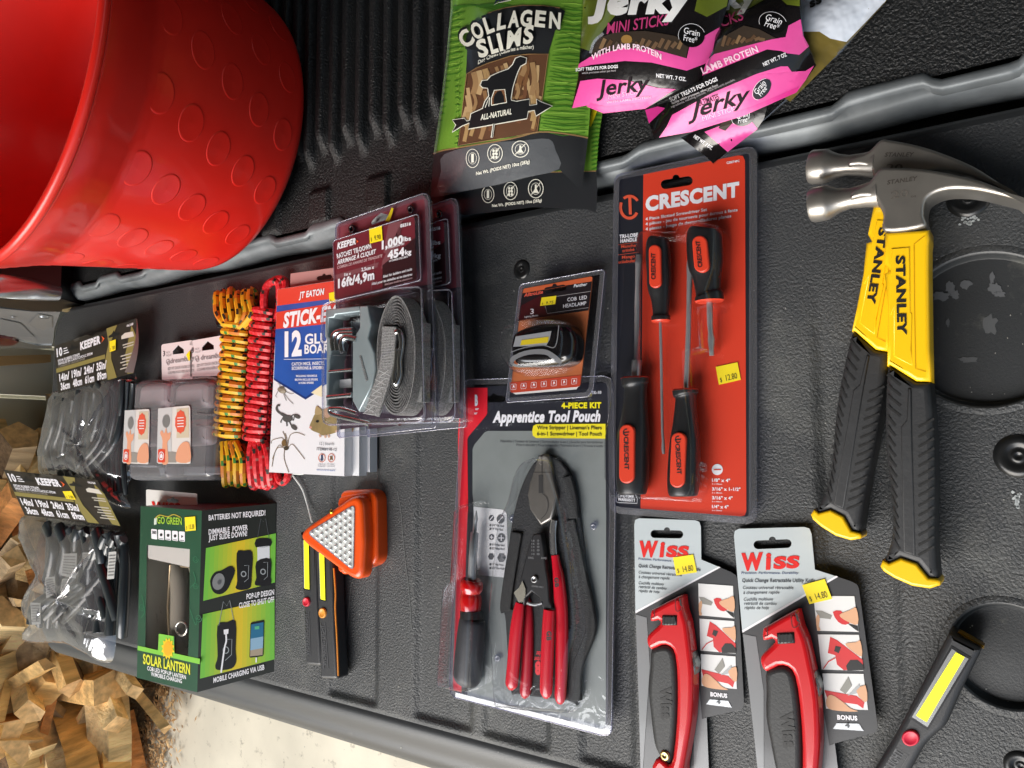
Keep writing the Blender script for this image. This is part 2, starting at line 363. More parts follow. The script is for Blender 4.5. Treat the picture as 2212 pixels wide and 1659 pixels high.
def tailgate():
    b = MB(); xs = []; x = T1 - .03
    n = 250; xs = [T0 + (T1 - T0) * i / n for i in range(n + 1)]; ny = 700; ys = [TE + (TS - TE) * (i / ny) for i in range(ny + 1)]
    V = []; rc = .05
    for x in xs:
        for y in ys:
            yy = y                                  # rounded corner at the hinge side of the far end
            if y > TE - rc and x > T0 - rc:
                lim = TE - rc + math.sqrt(max(0, rc * rc - (x - T0 + rc) ** 2)); yy = min(y, lim)
            V.append((x, yy, tgz(x, yy)))
    W_ = ny + 1; fs = [(i * W_ + j, i * W_ + j + 1, (i + 1) * W_ + j + 1, (i + 1) * W_ + j) for i in range(n) for j in range(ny)]
    i0 = int(n * (T0 - T1 - .034) / (T0 - T1)) * ny; b.add(V, fs[:i0], PL, True); b.add(V, fs[i0:], SMOOTH, True)
    rim = [V[j] for j in range(W_)]; end = [V[i * W_] for i in range(n + 1)]; out = [V[n * W_ + j] for j in range(W_)]
    for loop, dv in ((rim, (1, 0)), (end, (0, 1)), (out, (-1, 0))):
        R = [[Vector(v) + Vector((dv[0] * a, dv[1] * a, -h_)) for v in loop] for a, h_ in ((0, 0), (.004, .001), (.008, .004), (.010, .010), (.012, .05))] if dv[0] >= 0 else \
            [[Vector(v) + Vector((-a, 0, -h_)) for v in loop] for a, h_ in ((0, 0), (.004, .001), (.012, .006), (.02, .014), (.024, .022), (.024, .07))]
        b.rings(R, SMOOTH, False, False, closed=False)
    S0 = Flat(0, lambda X, Y: max(tgz(X, Y), -.0079) if math.hypot(X - c1c.x, Y - c1c.y) < c1r or math.hypot(X - c2c.x, Y - c2c.y) < c2r else tgz(X, Y))
    st = M('75767a', .7, name='scuff'); rnd = random.Random(3)
    def blot(kk, cx, cy, rx, ry, m_, n=18, l=.0006):
        pts = []
        for i in range(n):
            a = 2 * math.pi * i / n; q_ = .6 + .6 * rnd.random(); pts.append(kk((cx + rx * q_ * math.cos(a), cy + ry * q_ * math.sin(a))))
        b.poly(S0, pts, m_, l, cell=12)
    for a in ((1320, 1500, 80, 45), (1400, 1430, 40, 60), (1530, 1400, 55, 38), (1440, 1480, 40, 40), (1790, 1430, 60, 55), (1760, 1340, 25, 50), (1820, 1480, 60, 28)): blot(m1, *a, M('55575a', .7))
    for a in ((1140, 110, 50, 60), (1020, 310, 60, 18), (905, 100, 12, 25)): blot(m2, *a, M('4c4e50', .7))
    wh = M('aeb3b4', .8)
    for i in range(26): blot(m1, 1560 + rnd.gauss(0, 38), 855 + rnd.gauss(0, 22), 14, 11, wh, 7, .0008)
    for i in range(16): blot(m2, 1300 + rnd.gauss(0, 16), 1100 + rnd.gauss(0, 22), 12, 10, wh, 7, .0008)
    fine = M('9a9a94', .8)
    for i in range(230):                            # grit and chips lying in the grain
        x, y = rnd.uniform(620, 2210), rnd.uniform(560, 1650); blot(ID, x, y, rnd.uniform(.7, 2.2), rnd.uniform(.7, 1.8), fine, 6, .0007)
    for x0, y0, dx, dy in ((760, 1260, -20, 190), (744, 1300, -12, 150), (700, 1120, -30, 80), (860, 1060, 30, 300), (1580, 840, 4, 40), (1680, 1250, 30, 60)):
        b.stroke(S0, [(x0 + dx * t / 6 + rnd.uniform(-2, 2), y0 + dy * t / 6) for t in range(7)], 1.2, M('5c5e5e', .7), .0006)
    return b.build('tailgate', truck)
tg = tailgate()
def bolt(x, y, r, z=0.0):
    b = MB(); p = Flat(z); c = p(x, y); rr = r * px_size(c)
    prof = ((1.35, 0), (1.25, .14), (1.0, .22), (.75, .2), (.62, .1), (.4, .06), (.34, .12), (.2, .12), (.12, .02), (0.01, .02))
    b.rings([[c + Vector((math.cos(2 * math.pi * i / 28) * rr * a, math.sin(2 * math.pi * i / 28) * rr * a, rr * h_)) for i in range(28)] for a, h_ in prof], M('1b1c1d', .28, name='fastener'), False, True)
    return b.build('bolt', tg)
for c_, r_ in ((c1c, c1r), (c2c, c2r)):
    b = MB(); RCM = M('2b2d2f', .45, var=(6, .18), bump=(600, .12), dirt=('77776f', 18, .56, .4), name='recess_plastic')
    for prof, m_ in ((((.0060, .0001), (.0055, .0004), (.0012, .0005)), PL), (((.0012, .0005), (.0004, .0002), (-.0004, -.0008)), SMOOTH), (((-.0004, -.0008), (-.002, -.0072), (-.0032, -.0082)), RCM), (((-.0032, -.0082), (-.006, -.0083), (-r_ * .5, -.0078), (-r_ + .001, -.0076)), RCM)):
        b.rings([[Vector((c_.x + math.cos(2 * math.pi * i / 160) * (r_ + a), c_.y + math.sin(2 * math.pi * i / 160) * (r_ + a), h_)) for i in range(160)] for a, h_ in prof], m_, False, prof[-1][0] < -.1 * r_)
    S1_ = Flat(-.0076)
    b.build('cup_recess', tg)
for a in ((1127, 582, 16), (2200, 985, 35), (474, 692, 11), (2092, 428, 32), (2205, 1655, 24)): bolt(*a)

# bed liner with ribs that run away from the tailgate
def liner():
    b = MB(); x0 = .292; nx, ny = 110, 760; W_ = ny + 1; V = []; pit = .0245
    pads = [P(680, 443, .012), P(806, 415, .012), P(575, 470, .012)]
    xs = [x0 + .22 * (i / 60) if i <= 60 else x0 + .22 + 1.3 * ((i - 60) / (nx - 60)) ** 1.2 for i in range(nx + 1)]
    for x in xs:
        for j in range(ny + 1):
            y = 1.5 - 1.95 * j / ny; k = math.floor(y / pit); u = y / pit - k
            rb = .5 - .5 * math.cos(2 * math.pi * u); rb = sst(.2, .7, rb)
            st = .365 + .018 * (k % 2)
            z = .002 + .013 * rb * sst(st, st + .03, x) * sst(.16, .2, y)
            if y < .17: z += .012 * sst(.42, .48, x)
            for p in pads: z += .006 * (1 - sst(.016, .02, abs(y - p.y))) * (1 - sst(.02, .025, abs(x - p.x)))
            V.append((x, y, z))
    b.add(V, [(i * W_ + j, i * W_ + j + 1, (i + 1) * W_ + j + 1, (i + 1) * W_ + j) for i in range(nx) for j in range(ny)], LIN, True)
    return b.build('bed_liner', truck)
liner()
SIL = M('6f7477', .5, metal=.3, var=(24, .3), bump=(40, .06), name='bare_metal_sill')
b = MB(); n = 300; R = [[] for _ in range(7)]
for i in range(n + 1):
    y = 1.46 - 1.9 * i / n; wv = .5 + .5 * math.sin(y * 38 + 1.5 * math.sin(y * 9)); wv = sst(.35, .65, wv)
    xi = .2925 - .009 * wv; e = .270 + .003 * math.sin(y * 30)
    for k, (x, z) in enumerate(((xi + .004, .0035), (xi, .0075), (xi - .010, .007 - .003 * wv), (e + .014, .004), (e + .006, .0), (e, -.009), (e - .001, -.03))): R[k].append(Vector((x, y, z)))
b.rings(R, SIL, False, False, closed=False); b.build('bed_sill', truck)
b = MB(); b.box((.2, -.5, -.10), (.32, 1.5, -.045), M('0b0b0c', .6)); b.build('hinge_gap_shade', truck)  # near-black box put in as the shade of the hinge gap
b = MB(); b.box((.2520, -.4, -.04), (.2560, 1.5, -.010), M('8a7a58', .5)); b.build('seal_strip', truck)
# body corner beyond the end of the tailgate
BX = .262; sb = Plane((BX, 0, 0), (BX, 1, 0), (BX, 0, 1)); sbx = on(sb, c2)
GRY = M('8d9196', .35, metal=.6, var=(12, .1), name='body_metal'); BLK = M('0d0d0e', .35)
b = MB(); b.slab(sb, [c2(p) for p in ((-260, 455), (0, 470), (300, 500), (522, 498), (470, 640), (455, 800), (320, 790), (170, 745), (0, 690), (-260, 640))], GRY, 0, drop=Vector((.5, 0, 0)))
b.poly(sbx, [(250, 600), (330, 520), (450, 540), (450, 640), (380, 660), (310, 640)], M('a6aaae', .3, metal=.7), .002)
b.poly(sbx, [(0, 560), (180, 600), (300, 720), (0, 700)], M('777b80', .4, metal=.5), .002)
b.build('body_corner', truck)
b = MB(); b.slab(sb, [c2(p) for p in ((-260, 335), (0, 342), (520, 384), (600, 410), (735, 445), (640, 470), (520, 500), (300, 495), (0, 455), (-260, 440))], BLK, 0, drop=Vector((.4, 0, 0)), l=.001); b.build('rubber_seal', truck)
b = MB(); a0 = [sb(*c2(p), .012) for p in ((-260, 250), (0, 275), (280, 305), (505, 340))]; b.tube(a0, [.019, .019, .018, .012], M('b4babf', .25, metal=.8), 12); b.build('bed_rail', truck)
for x, y, r in ((380, 545, 34), (118, 545, 18)):
    b = MB(); c = sb(*c2((x, y)), .002); rr = r * .25 * px_size(c)
    b.rings([[c + Vector((-rr * h_, math.cos(i * math.pi / 10) * rr * a, math.sin(i * math.pi / 10) * rr * a)) for i in range(20)] for a, h_ in ((1.2, 0), (1.1, .3), (.7, .35), (.5, .15), (.2, .15), (.01, .2))], M('7d8186', .3, metal=.8), False, True); b.build('bolt', truck)
b = MB(); b.slab(sb, [c2(p) for p in ((-200, 700), (110, 738), (160, 765), (115, 792), (-200, 800))], M('5a0d16', .15, coat=.6), 0, l=.006, drop=Vector((.05, 0, 0))); b.build('tail_light', truck)
b = MB(); b.slab(sb, [c2(p) for p in ((-200, 792), (115, 785), (165, 752), (200, 762), (330, 792), (448, 790), (448, 815), (300, 822), (120, 812), (-200, 835))], M('c9cdd0', .2, metal=.9), 0, l=.004, drop=Vector((.03, 0, 0))); b.build('chrome_strip', truck)
b = MB(); b.box((.27, 1.47, -.2), (1.8, 1.6, .42), LIN); b.build('bed_side', truck)

# ------------------------------------------------------------------ firewood
WD = [M(h, .75, var=(22, .3), stretch=(1, 1, .12), bump=(90, .5, .004), name='split_wood') for h in ('c79a63', 'b98a55', 'd4ad78', 'a87a4c', '9a7a58', 'c08f66')]
BARK = M('6b5237', .9, var=(40, .4), bump=(60, 1., .01), name='bark')
rw = random.Random(11)
def chunk(c, ax, L, r, wood, k=None, lab=None, el=None):
    ax = Vector(ax).normalized(); b = MB(); n = k or rw.choice((4, 4, 4, 4, 3, 5)); up = ax.orthogonal().normalized(); sd = ax.cross(up)
    a0 = rw.uniform(0, 6.28); pr = [(a0 + 2 * math.pi * (i + rw.uniform(-.12, .12)) / n, r * rw.uniform(.75, 1.15)) for i in range(n)]; el = el or rw.uniform(.45, 1.)
    R = []
    for t in (-.5, -.17, .17, .5):
        sh = Vector((rw.uniform(-1, 1), rw.uniform(-1, 1), rw.uniform(-1, 1))) * r * .08
        R.append([Vector(c) + ax * (L * t + rw.uniform(-.01, .01)) + sh + up * (math.cos(a) * q_) + sd * (math.sin(a) * q_ * el) for a, q_ in pr])
    bark = rw.random() < .25
    for j in range(3):
        for i in range(n): b.add([R[j][i], R[j][(i + 1) % n], R[j + 1][(i + 1) % n], R[j + 1][i]], [(0, 1, 2, 3)], BARK if bark and i == 0 else wood)
    for r_ in (R[0], R[-1]): b.add(r_, [tuple(range(n))], M('d9b27e' if not bark else 'c99f6c', .8, var=(45, .3), name='end_grain'))
    return tag(b.build('firewood_log'), lab or 'split firewood log lying in the loose pile beyond the tailgate', 'firewood', 'firewood logs piled beyond the tailgate')
def footY(x): return 2.47 + max(0, -.82 - x) * .7
def heap(px, py, off=0.):                          # where the sight line meets the slope of the pile
    d = ray(px, py); t = 1.0
    for _ in range(400):
        p = CAM + d * t
        zz = FLZ + max(0, p.y - footY(p.x)) * .95 * (1 - sst(-.22, .05, p.x)) + off
        if p.z <= zz or p.y > 3.15: return p
        t += .01
    return p
b = MB(); V = []; fs = []
for i in range(41):
    for j in range(25):
        x = -1.6 + 2.6 * i / 40; y = 2.3 + .95 * j / 24
        V.append((x, y, FLZ + .004 + max(0, y - footY(x) - .1) * .85 * (1 - sst(-.22, .05, x)) + rw.uniform(0, .03) * (y > footY(x)) - .02 * (y < footY(x) + .03)))
fs = [(i * 25 + j, (i + 1) * 25 + j, (i + 1) * 25 + j + 1, i * 25 + j + 1) for i in range(40) for j in range(24)]
b.add(V, fs, M('5c4830', .9, var=(30, .5), bump=(60, 1., .02), dirt=('b08d5c', 50, .55, .8), name='litter_gap_shade')); o = b.build('litter_and_gap_shade'); o['kind'] = 'stuff'  # mound of litter, coloured dark to paint the shade between the logs
cols = [('pale', 'f0d29c'), ('honey', 'e2b674'), ('orange brown', 'd08a4a'), ('grey brown', 'b59a76'), ('light tan', 'eac78c')]
for gy in range(15):
    for gx in range(7):
        px, py = -50 + gx * 58 + rw.uniform(-18, 18), 850 + gy * 57 + rw.uniform(-18, 18)
        if py < 955 - max(0, px) * .2 or px > 280 + (1560 - py) * .11: continue
        p = heap(px, py, rw.uniform(.0, .10)); nm, hx = rw.choice(cols); stick = rw.random() < .42
        chunk(p, (rw.uniform(-1, 1), rw.uniform(-.9, .9), rw.uniform(-.22, .22)), rw.uniform(.32, .52) if stick else rw.uniform(.24, .40), rw.uniform(.018, .038) if stick else rw.uniform(.05, .09),
              M(hx, .75, var=(30, .42), stretch=(1, 1, .12), bump=(90, .9, .006), dirt=('8a6238', 22, .58, .5), name='split_wood'), 4 if stick else None,
              nm + (' thin stick of split firewood' if stick else ' split firewood log') + ' in the loose pile beyond the tailgate')
p = heap(38, 1540, .05); ax_ = Vector((-.15, .2, 1)).normalized()
chunk(p, (1, -.3, .1), .20, .06, M('5f7a4a', .7, var=(30, .3)), 4, 'block of old timber painted green in the firewood pile', .8)
SAW = [M(h, .85, name='wood_chip') for h in ('d6b483', 'a98253', '8b6b45')]
b = MB()
for i in range(900):
    px, py = rw.gauss(325, 28), rw.uniform(1440, 1665); px += (1560 - py) * .12
    p = P(px, py, FLZ + .012); a = rw.uniform(0, 3.1); L, Wd = rw.uniform(.004, .02), rw.uniform(.002, .006)
    u, v = Vector((math.cos(a), math.sin(a), rw.uniform(-.2, .2))) * L, Vector((-math.sin(a), math.cos(a), 0)) * Wd
    b.add([p + u, p + v, p - u, p - v], [(0, 1, 2, 3)], rw.choice(SAW))
o = b.build('wood_chips'); o['kind'] = 'stuff'
b = MB(); b.tube([P(-30, 955, -.55), P(40, 1020, -.5)], .012, M('2b2f33', .4), 10); tag(b.build('dark_pole'), 'thin dark pole leaning across the top of the firewood pile', 'pole')

# ================================================================== BUCKET
RED = M('e0241b', .36, coat=.3, var=(9, .07), name='red_plastic', bump=(18, .12, .003))
BC = Vector((.458, .990, .012)); BR0, BR1, BH = .199, .245, .30
bk = thing('plastic_bucket', 'large red plastic tub with round dimples standing in the truck bed', 'bucket', BC)
def brad(t): return BR0 + (BR1 - BR0) * t
b = MB(); SEG = 128; prof = []
for t, dr in [(0, -.022), (.01, -.010), (.035, -.002), (.06, 0)] + [(.06 + .70 * i / 40, 0) for i in range(1, 41)] + [(.78, .0015), (.81, .0015), (.815, .003), (.85, .003), (.855, .0045), (.89, .0045), (.895, .006), (.97, .006), (.985, .007)]: prof.append((brad(t) + dr, BH * t))
R = []
for r_, z in prof:
    ring = []
    for i in range(SEG): a = 2 * math.pi * i / SEG; ring.append(BC + Vector((math.cos(a) * r_, math.sin(a) * r_, z)))
    R.append(ring)
inn = [(brad(1) - .001, BH * .985), (brad(.97) - .002, BH * .96), (brad(.5) - .003, BH * .5), (brad(.05) - .004, BH * .04), (.01, BH * .03)]
R2 = [[BC + Vector((math.cos(2 * math.pi * i / SEG) * r_, math.sin(2 * math.pi * i / SEG) * r_, z)) for i in range(SEG)] for r_, z in inn]
b.rings(R + R2[:], RED, True, True)
# dimples: shallow raised discs in the wall
for row in range(5):
    t = .14 + row * .150
    for kx in range(17):
        a0 = 2 * math.pi * (kx + .5 * (row % 2) * 0 + row * .21) / 17; rr = .0205 * (1 + .12 * t); R3 = []
        for q_, h_ in ((1.0, .0001), (.96, .0006), (.88, .0005), (.02, .0003)):
            ring = []
            for i in range(24):
                c_ = 2 * math.pi * i / 24; dz = math.sin(c_) * rr * .76 * q_; tt = t + dz / BH; rad = brad(tt) + h_; aa = a0 + math.cos(c_) * rr * q_ / rad
                ring.append(BC + Vector((math.cos(aa) * rad, math.sin(aa) * rad, BH * tt)))
            R3.append(ring)
        b.rings(R3, RED, False, True)
b.build('bucket_wall', bk)
b = MB(); b.tube([BC + Vector((math.cos(2 * math.pi * i / SEG) * (BR1 + .005), math.sin(2 * math.pi * i / SEG) * (BR1 + .005), BH)) for i in range(SEG)], .006, RED, 10, closed=True); b.build('rim', bk)

# ================================================================== SCREWDRIVER SET (orange card in a clear blister)
def card_pack(name, label, cat, loc): return thing(name, label, cat, loc)
t = thing('screwdriver_set', 'orange carded set of four black and orange slotted screwdrivers in clear blister', 'tool set', P(1475, 720, 0))
FL = [s1(p) for p in ((76, 350), (80, 305), (100, 270), (140, 252), (1165, 38), (1205, 40), (1232, 62), (1245, 100))] + [s2(p) for p in ((1243, 1500), (1232, 1545), (1205, 1572), (1165, 1584), (130, 1500), (70, 1480), (45, 1450), (38, 1400))]
S = Flat(.010); b = MB(); NAVY = M('22242c', .35, coat=.3); ORG = M('d8402a', .35, coat=.35); hole = hang_hole(0, 0, 262, 76, -9)
ks = on(S, s1); hh = [(x + 590, y + 330) for x, y in hole]
inn = [s1(p) for p in ((84, 352), (92, 310), (120, 280), (1120, 78), (1180, 90), (1195, 130))] + [s2(p) for p in ((1200, 1470), (1180, 1520), (1120, 1535), (140, 1462), (85, 1440), (72, 1380))]
b.slab(S, inn, NAVY, .0012, holes=[[s1(p) for p in hh]])
b.poly(S, [s1(p) for p in ((318, 262), (1095, 108), (1130, 112), (1147, 150))] + [s2(p) for p in ((1158, 1478), (1145, 1512), (1115, 1520), (295, 1456))], ORG, .0003, holes=[[s1(p) for p in hh]])
b.build('backing_card', t)
b = MB(); W = M('ecebf0', .4)
def T(S_, k, st, p0, p1, h, m_=W, bold=.025, it=0., l=.0007, cell=None, arc=0., up=None, mb=None): (mb or b).text(S_, st, k(p0), k(p1), h * k_sc(k), m_, l, bold, it, up, cell, arc)
def k_sc(k): return math.dist(k((1, 0)), k((0, 0)))
T(S, s1, 'CRESCENT', (335, 560), (1100, 437), 108, bold=.055); T(S, s1, '4 Piece Slotted Screwdriver Set', (335, 640), (838, 560), 24)
T(S, s1, '4 pièces - jeu de tournevis pour écrous à fente', (335, 680), (1088, 562), 24); T(S, s1, '4 piezas - Juego de destornilladores planos', (335, 722), (1035, 612), 24)
T(S, s1, 'TRI-LOBE', (122, 785), (274, 768), 28, bold=.035); T(S, s1, 'HANDLE', (130, 822), (264, 806), 28, bold=.035); T(S, s1, 'CSSET4PC', (997, 178), (1103, 160), 17, bold=.03)
og = M('d9573c', .4)
for st, p0, p1 in (('Manche', (136, 865), (256, 852)), ('trilobé', (146, 898), (244, 886)), ('Mango', (143, 952), (248, 940)), ('trilobulado', (112, 992), (278, 972))): T(S, s1, st, p0, p1, 24, og, .012)
b.stroke(ks, [(112, 838), (276, 816)], 3, og, .0007); b.stroke(ks, [(112, 920), (280, 898)], 3, og, .0007)
b.stroke(ks, circ(203, 530, 72, 90, 22, 30, 205), 24, og, .0007); b.stroke(ks, circ(206, 530, 78, 90, 12, 232, 325), 22, og, .0007); b.stroke(ks, [(206, 440), (212, 590)], 24, og, .0008)
b.poly(on(S, s2), circ(921, 1138, 45, n=24), W, .0007); b.stroke(on(S, s2), [(892, 1139), (952, 1138)], 9, ORG, .0010)
for i, (st, sm, y, x1) in enumerate((('1/8" x 4"', '3 x 100mm', 1236, 1026), ('3/16" x 1-1/2"', '5 x 38mm', 1308, 1110), ('3/16" x 4"', '5 x 100mm', 1380, 1046), ('1/4" x 4"', '6 x 100mm', 1452, 1012))):
    T(S, s2, st, (878, y), (x1, y + 4), 25, bold=.03); T(S, s2, sm, (878, y + 24), (960, y + 26), 11, bold=.01)
b.stroke(on(S, s2), [(98, 1320), (96, 1400), (120, 1408), (266, 1414), (268, 1378), (250, 1330)], 4, W, .0007, True); T(S, s2, 'WARRANTY', (110, 1392), (252, 1402), 24, bold=.03); T(S, s2, 'LIFETIME', (110, 1362), (240, 1370), 22, bold=.03)
b.build('card_print', t)
sticker(S, s2, [(908, 300), (1086, 262), (1114, 405), (934, 446)], '12.80', t, .0012)
RUB = M('1d1e20', .38, coat=.15, bump=(900, .08)); OR2 = M('e0432a', .35, coat=.3); STEEL = M('b0b3b6', .3, metal=.65, var=(60, .08)); INKT = M('1a1a1c', .5)
def driver(k, axis, inlay, txt, shaft, zc, logo=None, up=None):
    sc_ = k_sc(k); b = MB(); b.ptube(zc, axis, RUB, 20, .85, k); h = b.build('screwdriver', t)
    b = MB(); b.ptube(zc - .002, shaft, STEEL, 12, 1., k, 1); b.build('shaft', h)
    (x0, y0), (x1, y1), r_ = inlay; q = P(*k((x0, y0)), zc); zt = zc + max(a[2] for a in axis) * sc_ * px_size(q) * .85
    St = Flat(zt + .0005); b = MB(); dx, dy = x1 - x0, y1 - y0; a = math.degrees(math.atan2(dy, dx)); cap = circ(x0, y0, r_, n=10, a0=a + 90, a1=a + 270) + circ(x1, y1, r_, n=10, a0=a - 90, a1=a + 90)
    b.puff(St, [k(p) for p in cap], zt - .003, OR2, .0012)
    T(St, k, 'CRESCENT', *txt, 34, INKT, .03, l=.0004, mb=b)
    if logo: b.stroke(on(St, k), circ(logo[0], logo[1], 22, 26, 12, 40, 290), 9, INKT, .0004); b.stroke(on(St, k), [(logo[0] - 18, logo[1] + 2), (logo[0] + 25, logo[1] - 2)], 9, INKT, .0004)
    b.build('handle_inlay', h)
    c0, c1 = axis[-1], axis[-2]
    b = MB(); b.ptube(zc, [(c0[0], c0[1], c0[2] * 1.04), (c0[0] + (c0[0] - c1[0]) * .1, c0[1] + (12 if c0[1] > c1[1] else -12), c0[2] * .9)], OR2, 20, .85, k, 1); b.build('handle_collar', h)
driver(s1, [(432, 775, 60), (430, 800, 88), (438, 900, 102), (445, 1050, 102), (448, 1180, 98), (458, 1280, 78), (460, 1400, 66), (460, 1420, 78), (460, 1455, 78)], ((408, 885), (412, 1140), 50), ((416, 1120), (414, 905)), [(456, 1460, 12), (462, 1700, 12), (474, 2370, 11), (480, 2440, 12), (480, 2500, 16), (484, 2545, 12)], .024)
driver(s1, [(815, 710, 120), (812, 740, 140), (818, 850, 148), (826, 1000, 142), (836, 1080, 120), (845, 1180, 106), (850, 1235, 104), (855, 1250, 116), (857, 1295, 116)], ((775, 822), (790, 1000), 62), ((798, 1020), (778, 804)), [(858, 1300, 26), (862, 1480, 24), (868, 1560, 22), (874, 1610, 30), (874, 1700, 20), (876, 1742, 20)], .026)
driver(s2, [(222, 1340, 105), (222, 1318, 124), (228, 1200, 138), (232, 1000, 140), (238, 850, 136), (248, 700, 112), (252, 560, 98), (253, 470, 98), (250, 440, 112), (248, 392, 116)], ((178, 1190), (182, 830), 62), ((158, 872), (164, 1140)), [(255, 385, 42), (266, 245, 42), (267, 240, 26), (270, -200, 25), (272, -380, 22), (282, -560, 30), (282, -612, 26)], .024, (176, 835))
driver(s2, [(640, 1355, 105), (640, 1330, 124), (645, 1220, 134), (652, 1050, 132), (658, 900, 124), (662, 760, 104), (664, 620, 90), (665, 545, 88), (662, 525, 104), (660, 490, 108)], ((592, 1225), (604, 895), 62), ((578, 930), (594, 1178)), [(668, 470, 22), (675, 300, 22), (686, 0, 22), (690, -200, 21), (696, -430, 24), (700, -520, 30), (702, -570, 28)], .024, (600, 893))
b = MB(); Sb = Flat(.0115)
b.dome(Sb, [s1(p) for p in ((240, 1060), (260, 1010), (330, 1000), (345, 800), (400, 750), (660, 760), (690, 705), (850, 680), (990, 710), (1030, 800), (1020, 1080), (960, 1250), (1000, 1390), (900, 1420), (920, 1700))] + [s2(p) for p in ((930, 190), (780, 230), (790, 500), (850, 900), (845, 1300), (790, 1400), (560, 1390), (150, 1370), (85, 1200), (85, 900), (150, 500), (130, 390), (190, 330))] + [s1((225, 1500))], .030, .005, PVC)
b.build('blister', t)
b = MB(); FI = inset([Flat(.012)(x, y)[:2] for x, y in FL], .0065); FO = [Flat(.012)(x, y) for x, y in FL]; n = len(FO)
b.add(FO + [Vector((x, y, .013)) for x, y in FI] + [v - Vector((0, 0, .004)) for v in FO], [(i, (i + 1) % n, n + (i + 1) % n, n + i) for i in range(n)] + [(i, (i + 1) % n, 2 * n + (i + 1) % n, 2 * n + i) for i in range(n)], EDGE)
b.add([Vector((x, y, .0131)) for x, y in FI], [tuple(t_) for t_ in tessellate_polygon([[Vector((x, y, 0)) for x, y in FI]])], PVC)
b.build('blister_flange', t)

RIMM = clear('plastic_rim', (.75, .75, .9), .1, .2, .7, diffuse=.14)
def flange(outline, z, wid, parent, face=True, low=.004):
    b = MB(); FO = [Flat(z)(x, y) for x, y in outline]; n = len(FO); FI = inset([v[:2] for v in FO], wid)
    b.add(FO + [Vector((x, y, z + .001)) for x, y in FI] + [v - Vector((0, 0, low)) for v in FO], [(i, (i + 1) % n, n + (i + 1) % n, n + i) for i in range(n)] + [(i, (i + 1) % n, 2 * n + (i + 1) % n, 2 * n + i) for i in range(n)], EDGE)
    b.tube([v + Vector((0, 0, .0004)) for v in FO], .0005, RIMM, 6, closed=True)
    if face: b.add([Vector((x, y, z + .0011)) for x, y in FI], [tuple(t_) for t_ in tessellate_polygon([[Vector((x, y, 0)) for x, y in FI]])], PVC)
    return b.build('blister_flange', parent)

# ================================================================== TOOL POUCH KIT
t = thing('tool_pouch_kit', 'grey carded tool pouch kit with red handled pliers in clear blister', 'tool set', P(1155, 1200, 0))
S = Flat(.010); ta = lambda p: t1(p); FL = [(1000, 826), (1012, 820), (1305, 812), (1320, 818), (1325, 834), (1329, 1110)] + [t2(p) for p in ((1152, 1560), (1148, 1596), (1130, 1618), (1090, 1620), (150, 1378), (122, 1350), (114, 1290), (152, 200))]
b = MB(); GR = M('7f8584', .4, coat=.25, var=(40, .06)); NV = M('23252e', .35, coat=.3); RD = M('d8202f', .35, coat=.3)
inn = [(1001, 836), (1310, 826), (1317, 840), (1317, 1110)] + [t2(p) for p in ((1126, 1545), (1110, 1585), (1085, 1590), (160, 1360), (140, 1335), (134, 1290), (165, 180))]
h1 = [t1(p) for p in hang_hole(617, 224, 285, 84, -1)]; h2 = [t1(p) for p in hang_hole(1460, 205, 320, 84, -1)]
b.slab(S, inn, NV, .0012, holes=[h1, h2])
b.poly(S, [t1(p) for p in ((220, 85), (535, 85), (533, 400), (520, 430), (300, 690), (285, 730), (295, 1659))] + [t2((205, 0)), t2((232, 130)), t2((190, 1345)), t2((140, 1330)), t2((134, 1290)), t2((168, 180)), t1((170, 640))], RD, .0003, holes=[h1] if 0 else ())
b.poly(S, [t1(p) for p in ((540, 622), (2003, 620), (2010, 1600))] + [t2(p) for p in ((1117, 180), (1115, 1560), (1090, 1580), (228, 1372), (268, 130))] + [t1(p) for p in ((350, 1400), (350, 850), (375, 790), (500, 640))], GR, .0004)
b.poly(S, [t1(p) for p in ((1140, 540), (2004, 533), (2004, 718), (1140, 710), (1100, 680), (1092, 625), (1105, 560))], M('f2e22a', .4), .0006)
b.build('backing_card', t)
b = MB(); yl = M('f4e61e', .4); T(S, t1, '4-PIECE KIT', (1455, 340), (1952, 334), 66, yl, .05); T(S, t1, 'Apprentice Tool Pouch', (598, 512), (1942, 500), 128, W, .05, .25); T(S, t1, 'TK-10', (1826, 162), (1952, 158), 34, W, .03)
T(S, t1, "Wire Stripper | Lineman's Pliers", (1152, 602), (1958, 604), 46, INK, .015, l=.001); T(S, t1, '6-in-1 Screwdriver | Tool Pouch', (1152, 678), (1958, 682), 46, INK, .015, l=.001)
dg = M('4a4d50', .5); T(S, t1, 'Pelacables | Tenazas de Lineman | Destornillador 6-en-1 | Estuche para herramientas', (695, 764), (1968, 780), 27, dg, .01, l=.001); T(S, t1, 'Pince à dénuder | Pince universelle | Tournevis 6-en-1 | Trousse à outils', (893, 810), (1968, 826), 27, dg, .01, l=.001)
T(S, t1, 'B', (378, 300), (416, 300), 120, W, .06); T(S, t1, 'er', (384, 362), (430, 362), 32, W, .02); T(S, t1, 'er', (372, 416), (412, 414), 32, W, .02)
b.poly(on(S, t2), rounded([(268, 155), (480, 175), (490, 590), (478, 610), (295, 592)], [4, 40, 20, 8, 4]), M('dcdcde', .4), .0007)
